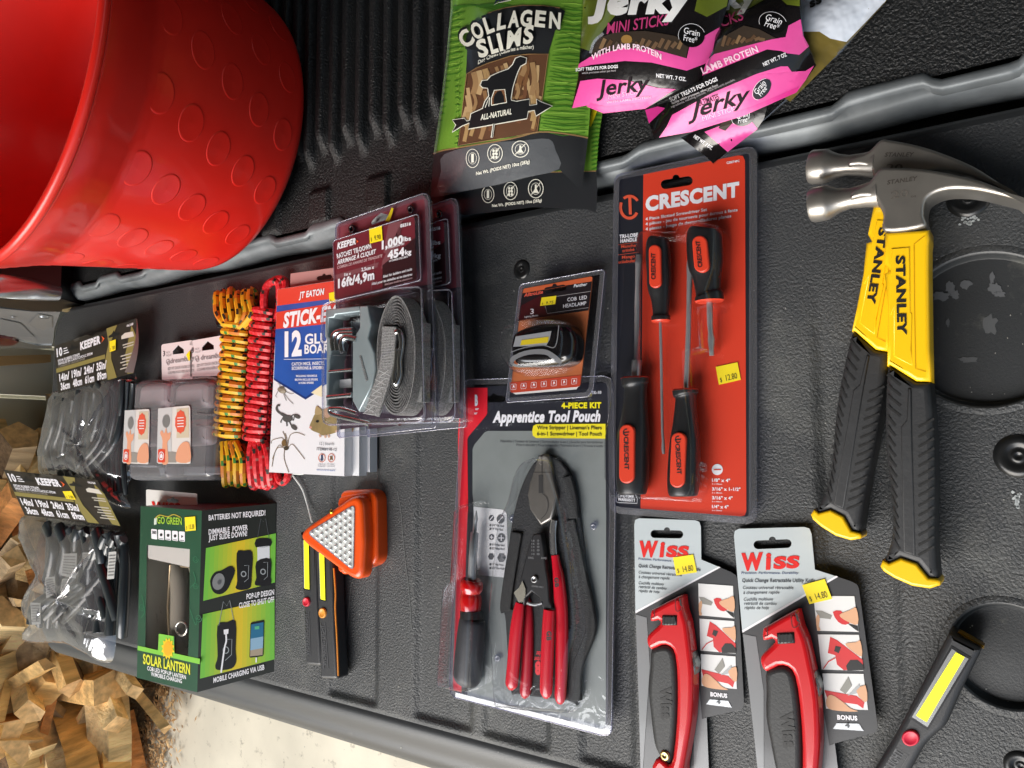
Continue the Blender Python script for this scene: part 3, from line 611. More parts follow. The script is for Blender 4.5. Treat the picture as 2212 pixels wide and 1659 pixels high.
for cx_, cy_, r_ in ((382, 228, 17), (441, 234, 26), (383, 350, 17), (445, 355, 26), (380, 474, 20), (447, 482, 28)):
    b.poly(on(S, t2), circ(cx_, cy_, r_, r_ * 1.15, 16 if cy_ < 460 else 6), M('55575c', .4), .001)
    if cy_ < 300: b.stroke(on(S, t2), [(cx_ - r_ * .6, cy_ + r_ * .7), (cx_ + r_ * .6, cy_ - r_ * .7)], 5, W, .0013)
    elif cy_ < 400: b.stroke(on(S, t2), [(cx_ - r_ * .7, cy_), (cx_ + r_ * .7, cy_)], 5, W, .0013); b.stroke(on(S, t2), [(cx_, cy_ - r_ * .7), (cx_, cy_ + r_ * .7)], 5, W, .0013)
for st, x1, y in (('3/16" Flat Head', 462, 280), ('1/4" Flat Head', 456, 304), ('#1 Phillips Head', 466, 404), ('#2 Phillips Head', 466, 428), ('1/4" Hex Head', 458, 530), ('5/16" Hex Head', 464, 554)):
    T(S, t2, st, (384, y), (x1, y + 6), 15, dg, .01, l=.001); b.poly(on(S, t2), circ(375, y - 6, 6, 8, 10), dg, .001)
b.build('card_print', t)
# pouch behind the tools
WEB = M('1c1d1f', .7, var=(300, .35), bump=(700, .5), name='black_webbing'); NYL = M('232427', .75, var=(300, .25), bump=(500, .5))
b = MB(); b.puff(Flat(.015), smooth([t2(p) for p in ((560, 60), (640, -110), (720, -165), (800, -150), (880, -60), (930, 120), (1000, 700), (1020, 950), (950, 1180), (930, 1420), (870, 1400), (560, 1360), (500, 1320), (470, 900), (455, 760), (500, 320))], 4), .0105, NYL, .002)
T(Flat(.015), t2, '8', (700, 1150), (662, 1152), 75, RD, .06, l=.0004, up=(0, 1)); T(Flat(.015), t2, 'Gardner', (720, 1118), (655, 1116), 30, RD, .02, l=.0004, up=(0, 1)); T(Flat(.015), t2, 'Bender', (728, 1082), (668, 1080), 30, RD, .02, l=.0004, up=(0, 1))
b.build('pouch', t)
b = MB()
for pts, w_ in ((((880, 240), (950, 560), (1000, 800), (1010, 960), (930, 1180), (920, 1400)), 62), (((540, 320), (500, 560), (470, 780), (475, 830)), 70), (((860, -40), (895, 100), (905, 230)), 60)):
    c = smooth([t2(p) for p in pts], 5, False); w2 = w_ * .3373 / 2; n = len(c); L_, R_ = [], []
    for i in range(n):
        a = Vector(c[max(0, i - 1)]); d_ = (Vector(c[min(n - 1, i + 1)]) - a).normalized(); nn = Vector((-d_.y, d_.x)) * w2; L_.append(tuple(Vector(c[i]) + nn)); R_.append(tuple(Vector(c[i]) - nn))
    b.puff(Flat(.0185), L_ + R_[::-1], .014, WEB, .0012)
b.build('strap', t)
# lineman's pliers
STD = M('87837e', .32, metal=.75, var=(50, .12)); REDV = M('c8152a', .25, coat=.5)
pl = MB(); Sx = Flat(.021); u1 = lambda p: t1(p)
pl.puff(Sx, [t1(p) for p in ((1165, 925), (1250, 905), (1290, 940), (1330, 1100), (1330, 1150), (1395, 1440), (1360, 1600), (1330, 1720), (1200, 1800), (1120, 1690), (1060, 1600), (1030, 1420), (1060, 1260), (1105, 1130))], .014, STD, .002)
pm = pl.build('pliers', t)
b = MB(); b.stroke(Sx, [t1(p) for p in ((1212, 920), (1214, 1160))], 1.2, INK, .0004); b.poly(Sx, [t1(p) for p in rect(1172, 1170, 1226, 1395)], M('3b3a3a', .5, metal=.5), .0004); b.stroke(Sx, [t1(p) for p in ((1105, 1138), (1330, 1140))], 2.0, M('55524f', .4, metal=.5), .0004)
b.stroke(Sx, smooth([t1(p) for p in ((1215, 1400), (1270, 1450), (1290, 1540), (1270, 1640), (1200, 1720))], 4, False), 1.5, M('3d3b3a', .4), .0005); b.build('jaw_detail', pm)
b = MB(); b.ptube(.019, [(785, 240, 24), (775, 330, 26), (782, 460, 26)], M('c9cacb', .2, metal=.9), 14, .6, t2); b.build('neck', pm)
b = MB(); b.ptube(.019, [(790, 465, 28), (800, 530, 32), (812, 600, 40), (825, 750, 46), (832, 900, 46), (832, 1100, 45), (828, 1280, 42), (822, 1380, 38), (818, 1415, 18)], REDV, 18, .75, t2)
T(Flat(.0285), t2, 'GB', (786, 608), (790, 672), 24, INKT, .06, l=.001, mb=b); b.build('grip', pm)
b = MB(); b.ptube(.0165, [(600, 740, 30), (616, 800, 34), (618, 960, 40), (612, 1150, 42), (604, 1300, 42), (596, 1350, 36), (590, 1378, 16)], M('b0142a', .3, coat=.4), 18, .75, t2); b.build('grip', pm)
# wire stripper
DK = M('2b2b2d', .4, metal=.4); ws = MB(); Sx = Flat(.0265)
ws.puff(Sx, [t2(p) for p in ((648, 330), (700, 325), (715, 420), (730, 560), (745, 640), (752, 760), (770, 810), (712, 815), (690, 740), (640, 700), (600, 740), (590, 790), (540, 780), (560, 640), (590, 520), (615, 420))], .020, DK, .0015)
wm = ws.build('wire_stripper', t)
b = MB(); LG = M('8d8d8f', .4)
for i, y in enumerate((372, 392, 412, 434, 458)): b.poly(Sx, [t2(p) for p in circ(682, y, 7 + i, 8, 10)], M('5d5d5f', .4), .0005); T(Sx, t2, str(18 - 2 * i), (640, y + 6), (658, y + 6), 11, LG, 0, l=.0005)
T(Sx, t2, 'AWG', (618, 488), (652, 490), 14, LG, 0, l=.0005); T(Sx, t2, 'AWG', (700, 490), (734, 492), 14, LG, 0, l=.0005); T(Sx, t2, 'COPPER ONLY', (640, 668), (716, 676), 10, LG, 0, l=.0005)
b.rings([[Sx(*t2((655 + math.cos(i * .314) * r_, 620 + math.sin(i * .314) * r_ * 1.1)), h_) for i in range(20)] for r_, h_ in ((22, .0003), (20, .002), (13, .002), (10, .001), (.1, .001))], M('9a9a9a', .3, metal=.9), False, True)
b.tube([Sx(*t2((610 + 95 * i / 60, 770 + 12 * math.sin(i / 60 * 3.14) + 9 * math.sin(i * 1.3))), .001 * math.cos(i * 1.3)) for i in range(61)], .0006, STEEL, 6)
b.poly(Sx, [t2(p) for p in ((525, 705), (560, 672), (580, 630), (600, 680), (600, 720), (585, 765), (555, 768), (540, 735))], M('c9c4b4', .25, metal=.8), .0015); b.build('pivot_and_spring', wm)
for ax_, tx in (([(565, 770, 30), (556, 830, 40), (540, 960, 46), (524, 1150, 46), (514, 1260, 46), (508, 1300, 42), (506, 1328, 16)], None), ([(752, 815, 40), (748, 900, 44), (742, 1050, 46), (736, 1200, 46), (732, 1320, 45), (730, 1360, 36), (728, 1382, 14)], 1)):
    b = MB(); b.ptube(.026, ax_, REDV, 18, .6, t2)
    if tx: T(Flat(.0353), t2, 'GB', (738, 950), (736, 1012), 28, INKT, .06, l=.0012, mb=b)
    b.build('grip', wm)
# six in one screwdriver
b = MB(); b.ptube(.022, [(262, 868, 78), (258, 900, 90), (246, 1050, 98), (232, 1200, 98), (226, 1260, 92), (222, 1288, 70)], M('34353a', .45, bump=(300, .1)), 12, .85, t2); sd_ = b.build('screwdriver', t)
b = MB(); b.ptube(.022, [(258, 622, 66), (256, 640, 78), (254, 675, 80), (250, 705, 66), (250, 730, 74), (250, 770, 76), (250, 820, 70)], M('c40a10', .12, coat=.8), 18, .85, t2); b.build('red_collar', sd_)
b = MB(); b.ptube(.022, [(254, 822, 78), (256, 868, 80)], M('17181a', .35), 18, .85, t2, 1); b.build('ferrule', sd_)
b = MB(); b.ptube(.022, [(286, 180, 3), (284, 235, 14), (280, 250, 12), (276, 318, 13), (275, 320, 26), (262, 480, 26), (258, 618, 27)], STEEL, 10, 1, t2, 1); b.build('shaft', sd_)
b = MB(); Sb = Flat(.0112)
b.dome(Sb, [t2(p) for p in ((228, 160), (260, 130), (330, 120), (350, 200), (345, 600), (370, 640), (365, 880), (350, 1290), (300, 1320), (130, 1300), (118, 1240), (140, 860), (158, 640), (205, 600))], .030, .006, PVC)
b.dome(Sb, smooth([t2(p) for p in ((560, 100), (600, -60), (660, -150), (740, -170), (830, -140), (890, -20), (940, 150), (1000, 500), (1040, 900), (1000, 1100), (960, 1420), (850, 1450), (560, 1420), (480, 1380), (455, 1000), (440, 830), (470, 500), (500, 240))], 3), .032, .009, PVC)
for p in ((516, 234), (1035, 282), (421, 1126)): b.rings([[Flat(.011)(*t2((p[0] + math.cos(i * .393) * r_, p[1] + math.sin(i * .393) * r_ * 1.1)), h_) for i in range(16)] for r_, h_ in ((22, 0), (18, .003), (8, .003), (4, .001))], EDGE, False, True)
b.build('blister', t); flange(FL, .0125, .006, t)
# ================================================================== HEADLAMP PACK
t = thing('headlamp_pack', 'orange and black carded headlamp in a clear blister overlapping the tool pouch', 'headlamp', P(1195, 720, .015))
S = Flat(.026); b = MB(); o1 = M('c9603a', .3, coat=.3); cop = M('b8673f', .3, coat=.3, var=(25, .25)); dk = M('221c20', .3, coat=.3); mr = M('46161a', .3, coat=.3)
h1 = [cH(p) for p in hang_hole(1330, 378, 240, 66, -9)]
b.slab(S, [cH(p) for p in rounded([(985, 375), (1735, 240), (1600, 1430), (845, 1500)], 40)], cop, .0012, holes=[h1])
b.poly(S, [cH(p) for p in rounded([(985, 375), (1735, 240), (1725, 300), (980, 428)], [40, 40, 0, 0])], o1, .0003, holes=[])
b.poly(S, [cH(p) for p in ((980, 424), (1725, 296), (1690, 608), (932, 718))], dk, .0004, holes=[h1])
b.poly(S, [cH(p) for p in ((1180, 440), (1240, 640), (1440, 640), (932, 716), (960, 560))], mr, .0005)
b.poly(S, [cH(p) for p in rounded([(838, 1385), (1608, 1305), (1600, 1430), (845, 1500)], [0, 0, 40, 40])], M('b5402a', .35), .0004)
b.poly(S, [cH(p) for p in ((840, 1478), (1595, 1410), (1560, 1460), (905, 1515))], M('d9d6d2', .4), .0003)
b.build('backing_card', t); b = MB()
T(S, cH, 'COB  LED', (1462, 512), (1672, 484), 38, W, .01); T(S, cH, 'HEADLAMP', (1416, 582), (1666, 548), 38, W, .01); T(S, cH, 'Panther', (1530, 362), (1676, 340), 34, W, .01, .2)
T(S, cH, 'AlltroLite', (995, 462), (1200, 424), 36, M('d65a48', .4), .04, .2); T(S, cH, '3', (1062, 648), (1100, 644), 54, W, .01); T(S, cH, 'Lighting Modes', (1002, 688), (1146, 668), 18, W, .01)
for q in (((1340, 458), (1715, 402)), ((1222, 560), (1246, 642), (1692, 578))): b.stroke(on(S, cH), q, 4, M('b9b4b4', .4), .0008)
for i in range(7):
    x, y = 882 + i * 109, 1434 - i * 10
    b.stroke(on(S, cH), rounded([(x - 28, y - 28), (x + 28, y - 34), (x + 26, y + 26), (x - 30, y + 30)], 8, 2), 3, W, .0007, True); b.poly(on(S, cH), [(x - 12, y + 18), (x - 4, y - 20), (x + 6, y - 18), (x + 14, y + 14), (x + 2, y - 2)], W, .0007)
b.build('card_print', t)
sticker(S, cH, [(1184, 470), (1344, 450), (1330, 540), (1168, 560)], '9.75', t)
Sh = Flat(.050); b = MB(); BK = M('121114', .18, coat=.6); SV = M('c9cbd0', .2, metal=.7)
b.puff(Sh, smooth([cH(p) for p in ((880, 830), (1100, 750), (1330, 740), (1440, 760), (1500, 850), (1515, 960), (1490, 1120), (1400, 1190), (1250, 1215), (960, 1215), (870, 1170), (830, 1060), (830, 940))], 4), .027, BK, .010, steps=5); hl = b.build('lamp_body', t)
b = MB(); b.poly(Sh, [cH(p) for p in ((905, 890), (1290, 830), (1270, 925), (1235, 985), (878, 1000))], M('aeb0b4', .3, metal=.4), .0004); b.poly(Sh, [cH(p) for p in ((968, 930), (1262, 892), (1250, 955), (955, 985))], M('c9b21a', .5), .0008)
b.stroke(Sh, smooth([cH(p) for p in ((850, 1060), (1000, 1010), (1200, 985), (1330, 1000), (1370, 770))], 4, False), 2, SV, .0006); b.build('led_panel', hl)
b = MB(); pp = smooth([cH(p) for p in ((850, 1120), (1000, 1045), (1200, 1025), (1310, 1070), (1400, 1150), (1380, 1185), (1290, 1130), (1220, 1085), (1050, 1085), (920, 1130), (885, 1180), (1000, 1200), (1130, 1195), (1130, 1210), (940, 1225), (860, 1190))], 3)
b.poly(Sh, pp, SV, .0009); b.build('chrome_trim', hl)
b = MB(); b.dome(Flat(.0272), [cH(p) for p in smooth([(900, 760), (1150, 705), (1400, 705), (1530, 770), (1590, 900), (1570, 1120), (1500, 1250), (1300, 1300), (1000, 1310), (900, 1220), (840, 1120), (820, 950)], 3)], .027, .010, PVC); b.build('blister', t)
flange([cH(p) for p in rounded([(950, 330), (1868, 165), (1740, 1470), (1680, 1540), (815, 1600), (805, 1560)], [50, 50, 40, 10, 4, 4])], .0275, .0045, t, low=.006)

# ================================================================== RATCHET STRAP PACKS
Z0 = .066; MAR = M('6b2630', .35, coat=.35); mr2 = M('7a4a50', .35, coat=.3); dk2 = M('2f191d', .35, coat=.3)
t = thing('ratchet_strap_pack', 'top maroon carded ratchet tie-down pack with yellow price label in clear blister', 'strap pack', P(830, 690, Z0), 'stacked ratchet tie-down packs')
FLR = [r1(p) for p in ((706, 480), (722, 436), (1462, 180), (1498, 190), (1516, 240), (1524, 420))] + [r2(p) for p in ((1578, 1035), (1568, 1062), (740, 1150), (722, 1128))]
S = Flat(Z0 + .013); b = MB(); kr = on(S, r1); b.slab(S, [r1(p) for p in rounded([(684, 592), (1386, 376), (1406, 925), (700, 1098)], 24)], MAR, .010, side=clear('blister_edge'))
b.poly(kr, [(1160, 446), (1290, 406), (1110, 760), (1100, 830), (1386, 700), (1386, 560), (1300, 760), (1230, 730), (1120, 690)], mr2, .0003); b.poly(kr, [(1110, 1000), (1110, 800), (1240, 690), (1392, 560), (1400, 920)], dk2, .0004)
b.poly(kr, [(690, 888), (1080, 772), (1065, 818), (692, 925)], mr2, .0003); b.build('printed_card', t); b = MB()
T(S, r1, 'KEEPER', (718, 660), (880, 614), 50, W, .05, .2); b.poly(kr, [(882, 580), (902, 592), (884, 612), (890, 594)], M('ff6a2a', .4), .0008)
T(S, r1, 'RATCHET TIE-DOWN', (720, 742), (1020, 650), 38, W, .03, .2); T(S, r1, 'ARRIMAGE À CLIQUET', (720, 794), (1055, 696), 36, W, .03, .2); T(S, r1, 'CORREA DE AMARRE DE TRINQUETE', (720, 832), (1110, 728), 24, M('c9a9ac', .4), .015, .2)
T(S, r1, '1in x', (780, 894), (838, 880), 24, W, .03); T(S, r1, '2,5cm x', (928, 852), (1038, 828), 28, W, .03); T(S, r1, '16ft/4,9m', (726, 996), (1040, 916), 72, W, .05)
T(S, r1, '1,000', (1104, 660), (1288, 606), 66, W, .055); T(S, r1, 'lbs', (1292, 592), (1356, 584), 36, W, .03); T(S, r1, 'WORKING LOAD LIMIT', (1156, 658), (1300, 620), 16, W, .02)
T(S, r1, '454', (1154, 746), (1300, 712), 64, W, .055); T(S, r1, 'kg', (1306, 708), (1360, 702), 40, W, .03); T(S, r1, 'LA CHARGE UTILE LIMITE', (1168, 772), (1330, 732), 16, W, .02)
T(S, r1, 'Ideal for ladders and racks', (1116, 908), (1366, 842), 22, W, .02, .15); T(S, r1, 'Idéal pour les échelles et les étagères', (1018, 972), (1368, 886), 22, W, .02, .15); T(S, r1, 'Ideal para escaleras y bastidores', (1130, 974), (1368, 916), 18, M('c9a9ac', .4), .015, .15); T(S, r1, '05516', (1264, 474), (1356, 452), 26, W, .045)
b.build('card_print', t)
b = MB(); wl = [r1(p) for p in ((585, 1180), (600, 1145), (640, 1120), (1180, 1000), (1420, 985), (1445, 1010))] + [r2(p) for p in ((1470, 940), (1450, 1000), (1400, 1015), (640, 1035), (600, 1015), (592, 970))]
b.puff(Flat(Z0 + .034), wl, Z0 + .001, PVC, .005); b.tube([Flat(Z0 + .0335)(*p) for p in wl], .0006, RIMM, 6, closed=True); b.tube([Flat(Z0 + .002)(x + 3, y + 2) for x, y in wl], .0005, RIMM, 6, closed=True); b.tube([Flat(Z0 + .0145)(*r1(p)) for p in rounded([(682, 588), (1420, 355), (1442, 930), (698, 1106)], 30)], .0006, RIMM, 6, closed=True); b.build('blister', t)
flange(FLR, Z0, .006, t)
b = MB(); b.slab(Flat(Z0 - .001), [r1(p) for p in ((716, 478), (735, 445), (1455, 192), (1500, 240), (1538, 960), (705, 1120))], M('8a4650', .35, coat=.3), .0006, holes=[[r1(p) for p in ((1010, 430), (1030, 400), (1095, 345), (1165, 365), (1160, 400), (1020, 452))]]); b.slab(Flat(Z0 - .001), [r1((705, 1123)), r1((1538, 963))] + [r2(p) for p in ((1555, 980), (730, 1080))], M('4a3a46', .4), .0006)
for x_, y_ in ((842, 485), (1350, 318)): b.rings([[Flat(Z0)(*r1((x_ + math.cos(i * .393) * r_, y_ + math.sin(i * .393) * r_ * 1.3)), h_) for i in range(16)] for r_, h_ in ((30, .0015), (26, .004), (14, .004), (10, .0005), (.1, .0005))], M('2a2226', .2, coat=.5), False, True)
b.build('back_insert', t)
ZM = M('aab8ba', .34, metal=.4, var=(30, .1)); rs = MB(); Sr = Flat(Z0 + .027)
rs.puff(Sr, [r2(p) for p in ((912, 10), (985, 5), (1012, 175), (985, 290), (1040, 420), (1050, 560), (1020, 700), (905, 925), (850, 830), (850, 300), (912, 200))], Z0 + .004, ZM, .0015)
rs.puff(Sr, [r2(p) for p in ((618, 40), (912, 8), (910, 60), (700, 85), (690, 110), (640, 115), (640, 270), (690, 330), (650, 480), (640, 860), (700, 905), (620, 880), (625, 300), (608, 270))], Z0 + .004, ZM, .0015)
rt = rs.build('ratchet', t); b = MB()
for pts, r_ in ((((690, 400), (680, 300), (720, 235), (860, 220)), .0035), (((725, 400), (715, 310), (760, 250), (870, 250)), .0035), (((770, 410), (760, 340), (800, 280), (900, 300)), .004), (((660, 900), (680, 945), (900, 1000), (1000, 1030)), .003), (((660, 900), (760, 900), (890, 940)), .003), (((640, 800), (850, 780)), .003), (((640, 580), (850, 560)), .002)):
    b.tube(smooth([Sr(*r2(p), -.002) for p in pts], 4, False), r_, M('c4cacd', .15, metal=.95), 10)
b.box(tuple(Sr(*r2((760, 720)), -.02)), tuple(Sr(*r2((840, 640)), -.016)), WHITE); b.poly(Sr, [r2(p) for p in ((910, 440), (925, 445), (985, 655), (968, 662))], M('e0e4e6', .2, metal=.8), .0006); b.build('axle_and_rod', rt)
WB = M('6c6b6a', .6, var=(650, .7), bump=(700, .8), name='grey_webbing'); WB2 = M('8f8e8c', .55, var=(650, .6), bump=(700, .8), name='grey_webbing')
b = MB(); cz = Z0 + .004; cc = P(*r2((1225, 440)), cz + .024); ax_ = P(*r2((1225, -75)), cz + .024) - cc; bx_ = P(*r2((1395, 440)), cz + .024) - cc
for L_ in range(14):
    f_ = 1 - L_ * .050; R = []
    for i in range(49):
        a = 2 * math.pi * i / 48; wob = 1 + .012 * math.sin(a * 5 + L_); p = cc + ax_ * (math.sin(a) * f_ * wob) + bx_ * (math.cos(a) * (f_ - .008 * L_) * wob); q = cc + (p - cc) * .965
        R.append([p - Vector((0, 0, .024)), p, q, q - Vector((0, 0, .024))])
    b.rings(R, WB if L_ else WB2, False, False, False, closed=False)
b.box(tuple(P(*r2((1380, 850)), Z0 + .003)), tuple(P(*r2((1455, 150)), Z0 + .016)), WB2); so_ = b.build('strap_roll', t)
b = MB(); c = smooth([(1165, 185), (1160, 330), (1150, 470), (1110, 640), (1010, 950)], 5, False); n = len(c); LL, RR = [], []
for i in range(n):
    d_ = (Vector(c[min(n - 1, i + 1)]) - Vector(c[max(0, i - 1)])).normalized(); nn = Vector((-d_.y, d_.x)) * 62; LL.append(r2(tuple(Vector(c[i]) + nn))); RR.append(r2(tuple(Vector(c[i]) - nn)))
b.puff(Flat(Z0 + .031), LL + RR[::-1], Z0 + .028, WB2, .001)
wt = M('d5d5d3', .6)
for i in range(13): y_ = 240 + i * 24; b.stroke(Flat(Z0 + .031), [r2((1105, y_ + 8)), r2((1215, y_ - 4))], 1.0, M('b7b7b5', .6), .0005)
for k_ in range(5):
    x_, y_ = 1128 - k_ * 34, 590 + k_ * 78
    for q in (((x_ - 50, y_ - 25), (x_ + 45, y_ + 25)), ((x_ - 40, y_ + 30), (x_ + 35, y_ - 25)), ((x_ - 52, y_ + 34), (x_ + 40, y_ + 52))): b.stroke(Flat(Z0 + .031), [r2(p) for p in q], 1.1, wt, .0005)
b.build('stitched_tail', so_)
b = MB(); b.tube(smooth([Flat(Z0 + .031)(*r2(p)) for p in ((1230, 240), (1260, 235), (1280, 330), (1260, 480), (1262, 600), (1235, 690), (1215, 640), (1235, 500), (1240, 380))], 4, False), .0032, M('b9bcbe', .12, metal=.95), 10); b.build('hook', t)
b = MB()
for q in (((1060, 460), (1200, 400), (1400, 365), (1560, 385)), ((650, 440), (850, 435))): b.stroke(Flat(Z0 + .0345), smooth([r2(p) for p in q], 3, False), 1.2, clear('blister_edge'), .0006)
b.build('plastic_tie', t)
for dx, dy, dz, lab in ((0.001, -.013, -.033, 'middle maroon ratchet tie-down pack peeking out right of the top one'), (.012, .018, -.0645, 'lowest ratchet tie-down pack, almost hidden beneath the other two')):
    c = copy_tree(t); c.location = t.location + Vector((dx, dy, dz)); c['label'] = lab; WL[c.name] = c.location.copy()
sticker(S, r1, [(994, 480), (1104, 458), (1112, 585), (1002, 612)], '9.90', t)
b = MB(); b.poly(Flat(Z0 + .004), [r1(p) for p in ((1160, 370), (1190, 300), (1206, 310), (1195, 350), (1170, 425), (1132, 420))], M('d9c01c', .5), 0); b.build('torn_label', t)

# ================================================================== GLUE BOARD BOXES
t = thing('glue_board_box', 'red, blue and white box of glue boards, topmost of its stack', 'box', P(670, 830, .025), 'stacked boxes of glue boards')
ZT = .038; S = Flat(ZT); kr = on(S, r2); b = MB(); WB_ = M('dfdfe3', .42, coat=.15)
top = [r1((203, 1008)), r1((640, 940)), r1((790, 918)), r2((780, 1482)), r2((130, 1447))]; b.slab(S, top, WB_, .0125)
b.build('carton', t); b = MB(); RB = M('d8402e', .4, coat=.2); BB = M('2350a0', .4, coat=.2, var=(20, .15))
b.poly(S, [r1(p) for p in ((203, 1010), (788, 920), (790, 1100), (600, 1112), (198, 1150))], RB, .0003)
b.poly(S, [r1(p) for p in ((198, 1150), (788, 1075), (788, 1300), (190, 1350))] + [r2(p) for p in ((180, 628), (182, 300))], BB, .00035)
b.poly(kr, [(196, 20), (760, -60), (770, 560), (700, 640), (445, 800), (172, 632)], BB, .0004); b.poly(S, [r1(p) for p in ((194, 1205), (788, 1110), (788, 1290), (188, 1352))], RB, .0006)
b.poly(kr, [(445, 800), (172, 632), (172, 650), (445, 820), (585, 730), (585, 700)], M('16306e', .4), .0005)
T(S, r1, 'JT EATON', (388, 1085), (608, 1050), 50, W, .04, .2, l=.0009); T(S, r1, 'STICK-EM', (252, 1335), (715, 1262), 115, W, .05, .2, l=.0010); T(S, r2, '12', (265, 440), (412, 428), 195, W, .05, l=.0009); T(S, r2, 'GLUE', (440, 338), (700, 325), 82, W, .03, l=.0009); T(S, r2, 'BOARDS', (436, 422), (745, 408), 74, W, .03, l=.0009)
b.stroke(kr, [(258, 472), (700, 466)], 4, W, .0009); T(S, r2, 'CATCH MICE, INSECTS,', (326, 526), (610, 516), 26, W, .02, l=.0009); T(S, r2, 'SCORPIONS & SPIDERS', (326, 562), (600, 556), 26, W, .02, l=.0009)
for st, x0, x1, y in (('INCLUDING VENOMOUS', 364, 545, 624), ('BROWN RECLUSE SPIDERS', 354, 552, 656), ('& HOBO SPIDERS', 386, 516, 684)): T(S, r2, st, (x0, y), (x1, y - 2), 17, W, .02, l=.0009)
TXG = M('75777d', .5); T(S, r2, '12 | boards', (566, 1212), (692, 1214), 26, TXG, 0); T(S, r2, 'ITEM#198-12', (542, 1258), (714, 1264), 24, TXG, .015); T(S, r2, 'instrucciones en español', (542, 1432), (700, 1438), 15, M('5a6fa5', .5), .01)
for x_ in (586, 668): b.stroke(kr, circ(x_, 1324, 28, 36, 20), 5, M('c9603f', .5), .0006, True)
b.poly(kr, [(578, 1296), (594, 1296), (594, 1334), (602, 1334), (586, 1354), (570, 1334), (578, 1334)], M('35405f', .5), .0006); b.poly(kr, [(654, 1304), (664, 1310), (680, 1304), (676, 1324), (682, 1346), (668, 1338), (654, 1346), (658, 1324)], M('6d5335', .5), .0006)
for st, x_, y in (('ready to use', 584, 1382), ('& disposable', 584, 1400), ('no bait', 662, 1382), ('needed', 662, 1400)): T(S, r2, st, (x_ - 32, y), (x_ + 32, y + 2), 12, TXG, 0)
# printed pests: roach, scorpion, spider, mouse
bug = M('5b5145', .5); bl2 = M('4c4a49', .5); sp_ = M('6d5530', .5); ms_ = M('8d7a4e', .6, var=(60, .3))
b.poly(kr, rot(circ(240, 740, 40, 24, 16), 25, (240, 740)), M('857a68', .5), .0006); b.poly(kr, circ(240, 716, 22, 10, 12), bug, .0008); b.poly(kr, circ(252, 752, 22, 12, 12), M('a39a8a', .5), .0008)
for q in (((210, 740), (185, 790), (200, 800)), ((270, 750), (320, 770), (345, 765)), ((260, 765), (300, 820), (340, 860)), ((255, 770), (270, 810), (280, 830)), ((220, 720), (225, 690), (205, 680))): b.stroke(kr, q, 4, bug, .0006)
b.stroke(kr, smooth([(300, 980), (250, 950), (215, 930), (195, 900), (205, 870), (225, 870)], 4, False), [26] * 6 + [18] * 15, bl2, .0006); b.poly(kr, circ(290, 985, 42, 30, 16), bl2, .0008)
for q in (((300, 980), (340, 1000), (350, 955), (390, 960)), ((300, 1000), (330, 1060), (360, 1080)), ((260, 960), (230, 1010), (235, 1020)), ((280, 1005), (285, 1050)), ((320, 965), (340, 950))): b.stroke(kr, q, 10, bl2, .0006)
b.poly(kr, rot(circ(370, 965, 32, 16, 12), 30, (370, 965)), bl2, .0008); b.poly(kr, rot(circ(345, 1060, 32, 18, 12), 40, (345, 1060)), bl2, .0008)
b.poly(kr, circ(258, 1195, 20, 30, 14), sp_, .0007); b.poly(kr, circ(278, 1240, 22, 18, 14), M('3d3426', .5), .0008)
for q in (((255, 1180), (240, 1150), (160, 1170), (148, 1200)), ((275, 1220), (270, 1150), (248, 1095)), ((290, 1220), (310, 1130), (370, 1105), (440, 1130)), ((250, 1230), (215, 1215), (175, 1290), (155, 1400)), ((265, 1250), (260, 1330), (300, 1450)), ((295, 1235), (330, 1205), (380, 1260), (438, 1335)), ((262, 1235), (200, 1240), (158, 1335)), ((280, 1230), (285, 1170), (268, 1110))): b.stroke(kr, smooth(q, 3, False), 5, sp_, .0006)
b.poly(kr, smooth([(480, 1050), (500, 1000), (530, 940), (600, 900), (680, 930), (730, 1000), (735, 1080), (690, 1110), (600, 1130), (560, 1110), (500, 1085)], 3), ms_, .0006); b.poly(kr, smooth([(528, 950), (532, 890), (545, 875), (580, 905), (585, 940)], 3), M('a08a62', .6), .0008); b.poly(kr, circ(632, 935, 32, 44, 16), M('b8937a', .6), .0009); b.poly(kr, circ(548, 1008, 14, 11, 12), INK, .0009); b.poly(kr, circ(488, 1060, 12, 10, 10), M('c98d84', .6), .0008)
for q in (((565, 1120), (575, 1145)), ((610, 1125), (620, 1150)), ((640, 1120), (650, 1148)), ((700, 1095), (730, 1090))): b.stroke(kr, q, 16, M('c2a08c', .6), .0007)
b.poly(kr, [(590, 690), (590, 800), (492, 760)], M('e3d7b4', .5), .0006); b.build('printed_face', t)
b = MB(); b.slab(Flat(.030), [r1(p) for p in ((316, 872), (700, 820), (780, 812), (785, 955), (312, 1000))], M('b98a86', .5), .0008, holes=[[r1(p) for p in hang_hole(608, 905, 135, 40, -8)]]); b.build('hang_tab', t)  # pinkish grey has the shade on the tab put into its colour
for i, (dpx, dz, lab) in enumerate(((15, -.0127, 'white box of glue boards in the middle of the stack of three'), (21, -.0254, 'bottom box of glue boards with only its right white edge in view'))):
    c = copy_tree(t); q = P(771 + dpx, 1027, ZT + dz) - P(771, 1027, ZT + dz); c.location = t.location + Vector((q.x + .004 * (i == 1), q.y, dz)); c['label'] = lab
    for ch in list(c.children):
        if ch.name.startswith('hang_tab'): bpy.data.objects.remove(ch)
b = MB(); b.poly(Flat(ZT), [r1(p) for p in ((648, 1040), (720, 1022), (720, 1118), (652, 1122))], M('f7de1c', .5), .0009); T(Flat(ZT), r1, '$', (658, 1112), (668, 1111), 16, M('4a4418', .6), 0, l=.0012); b.build('price_sticker', t)
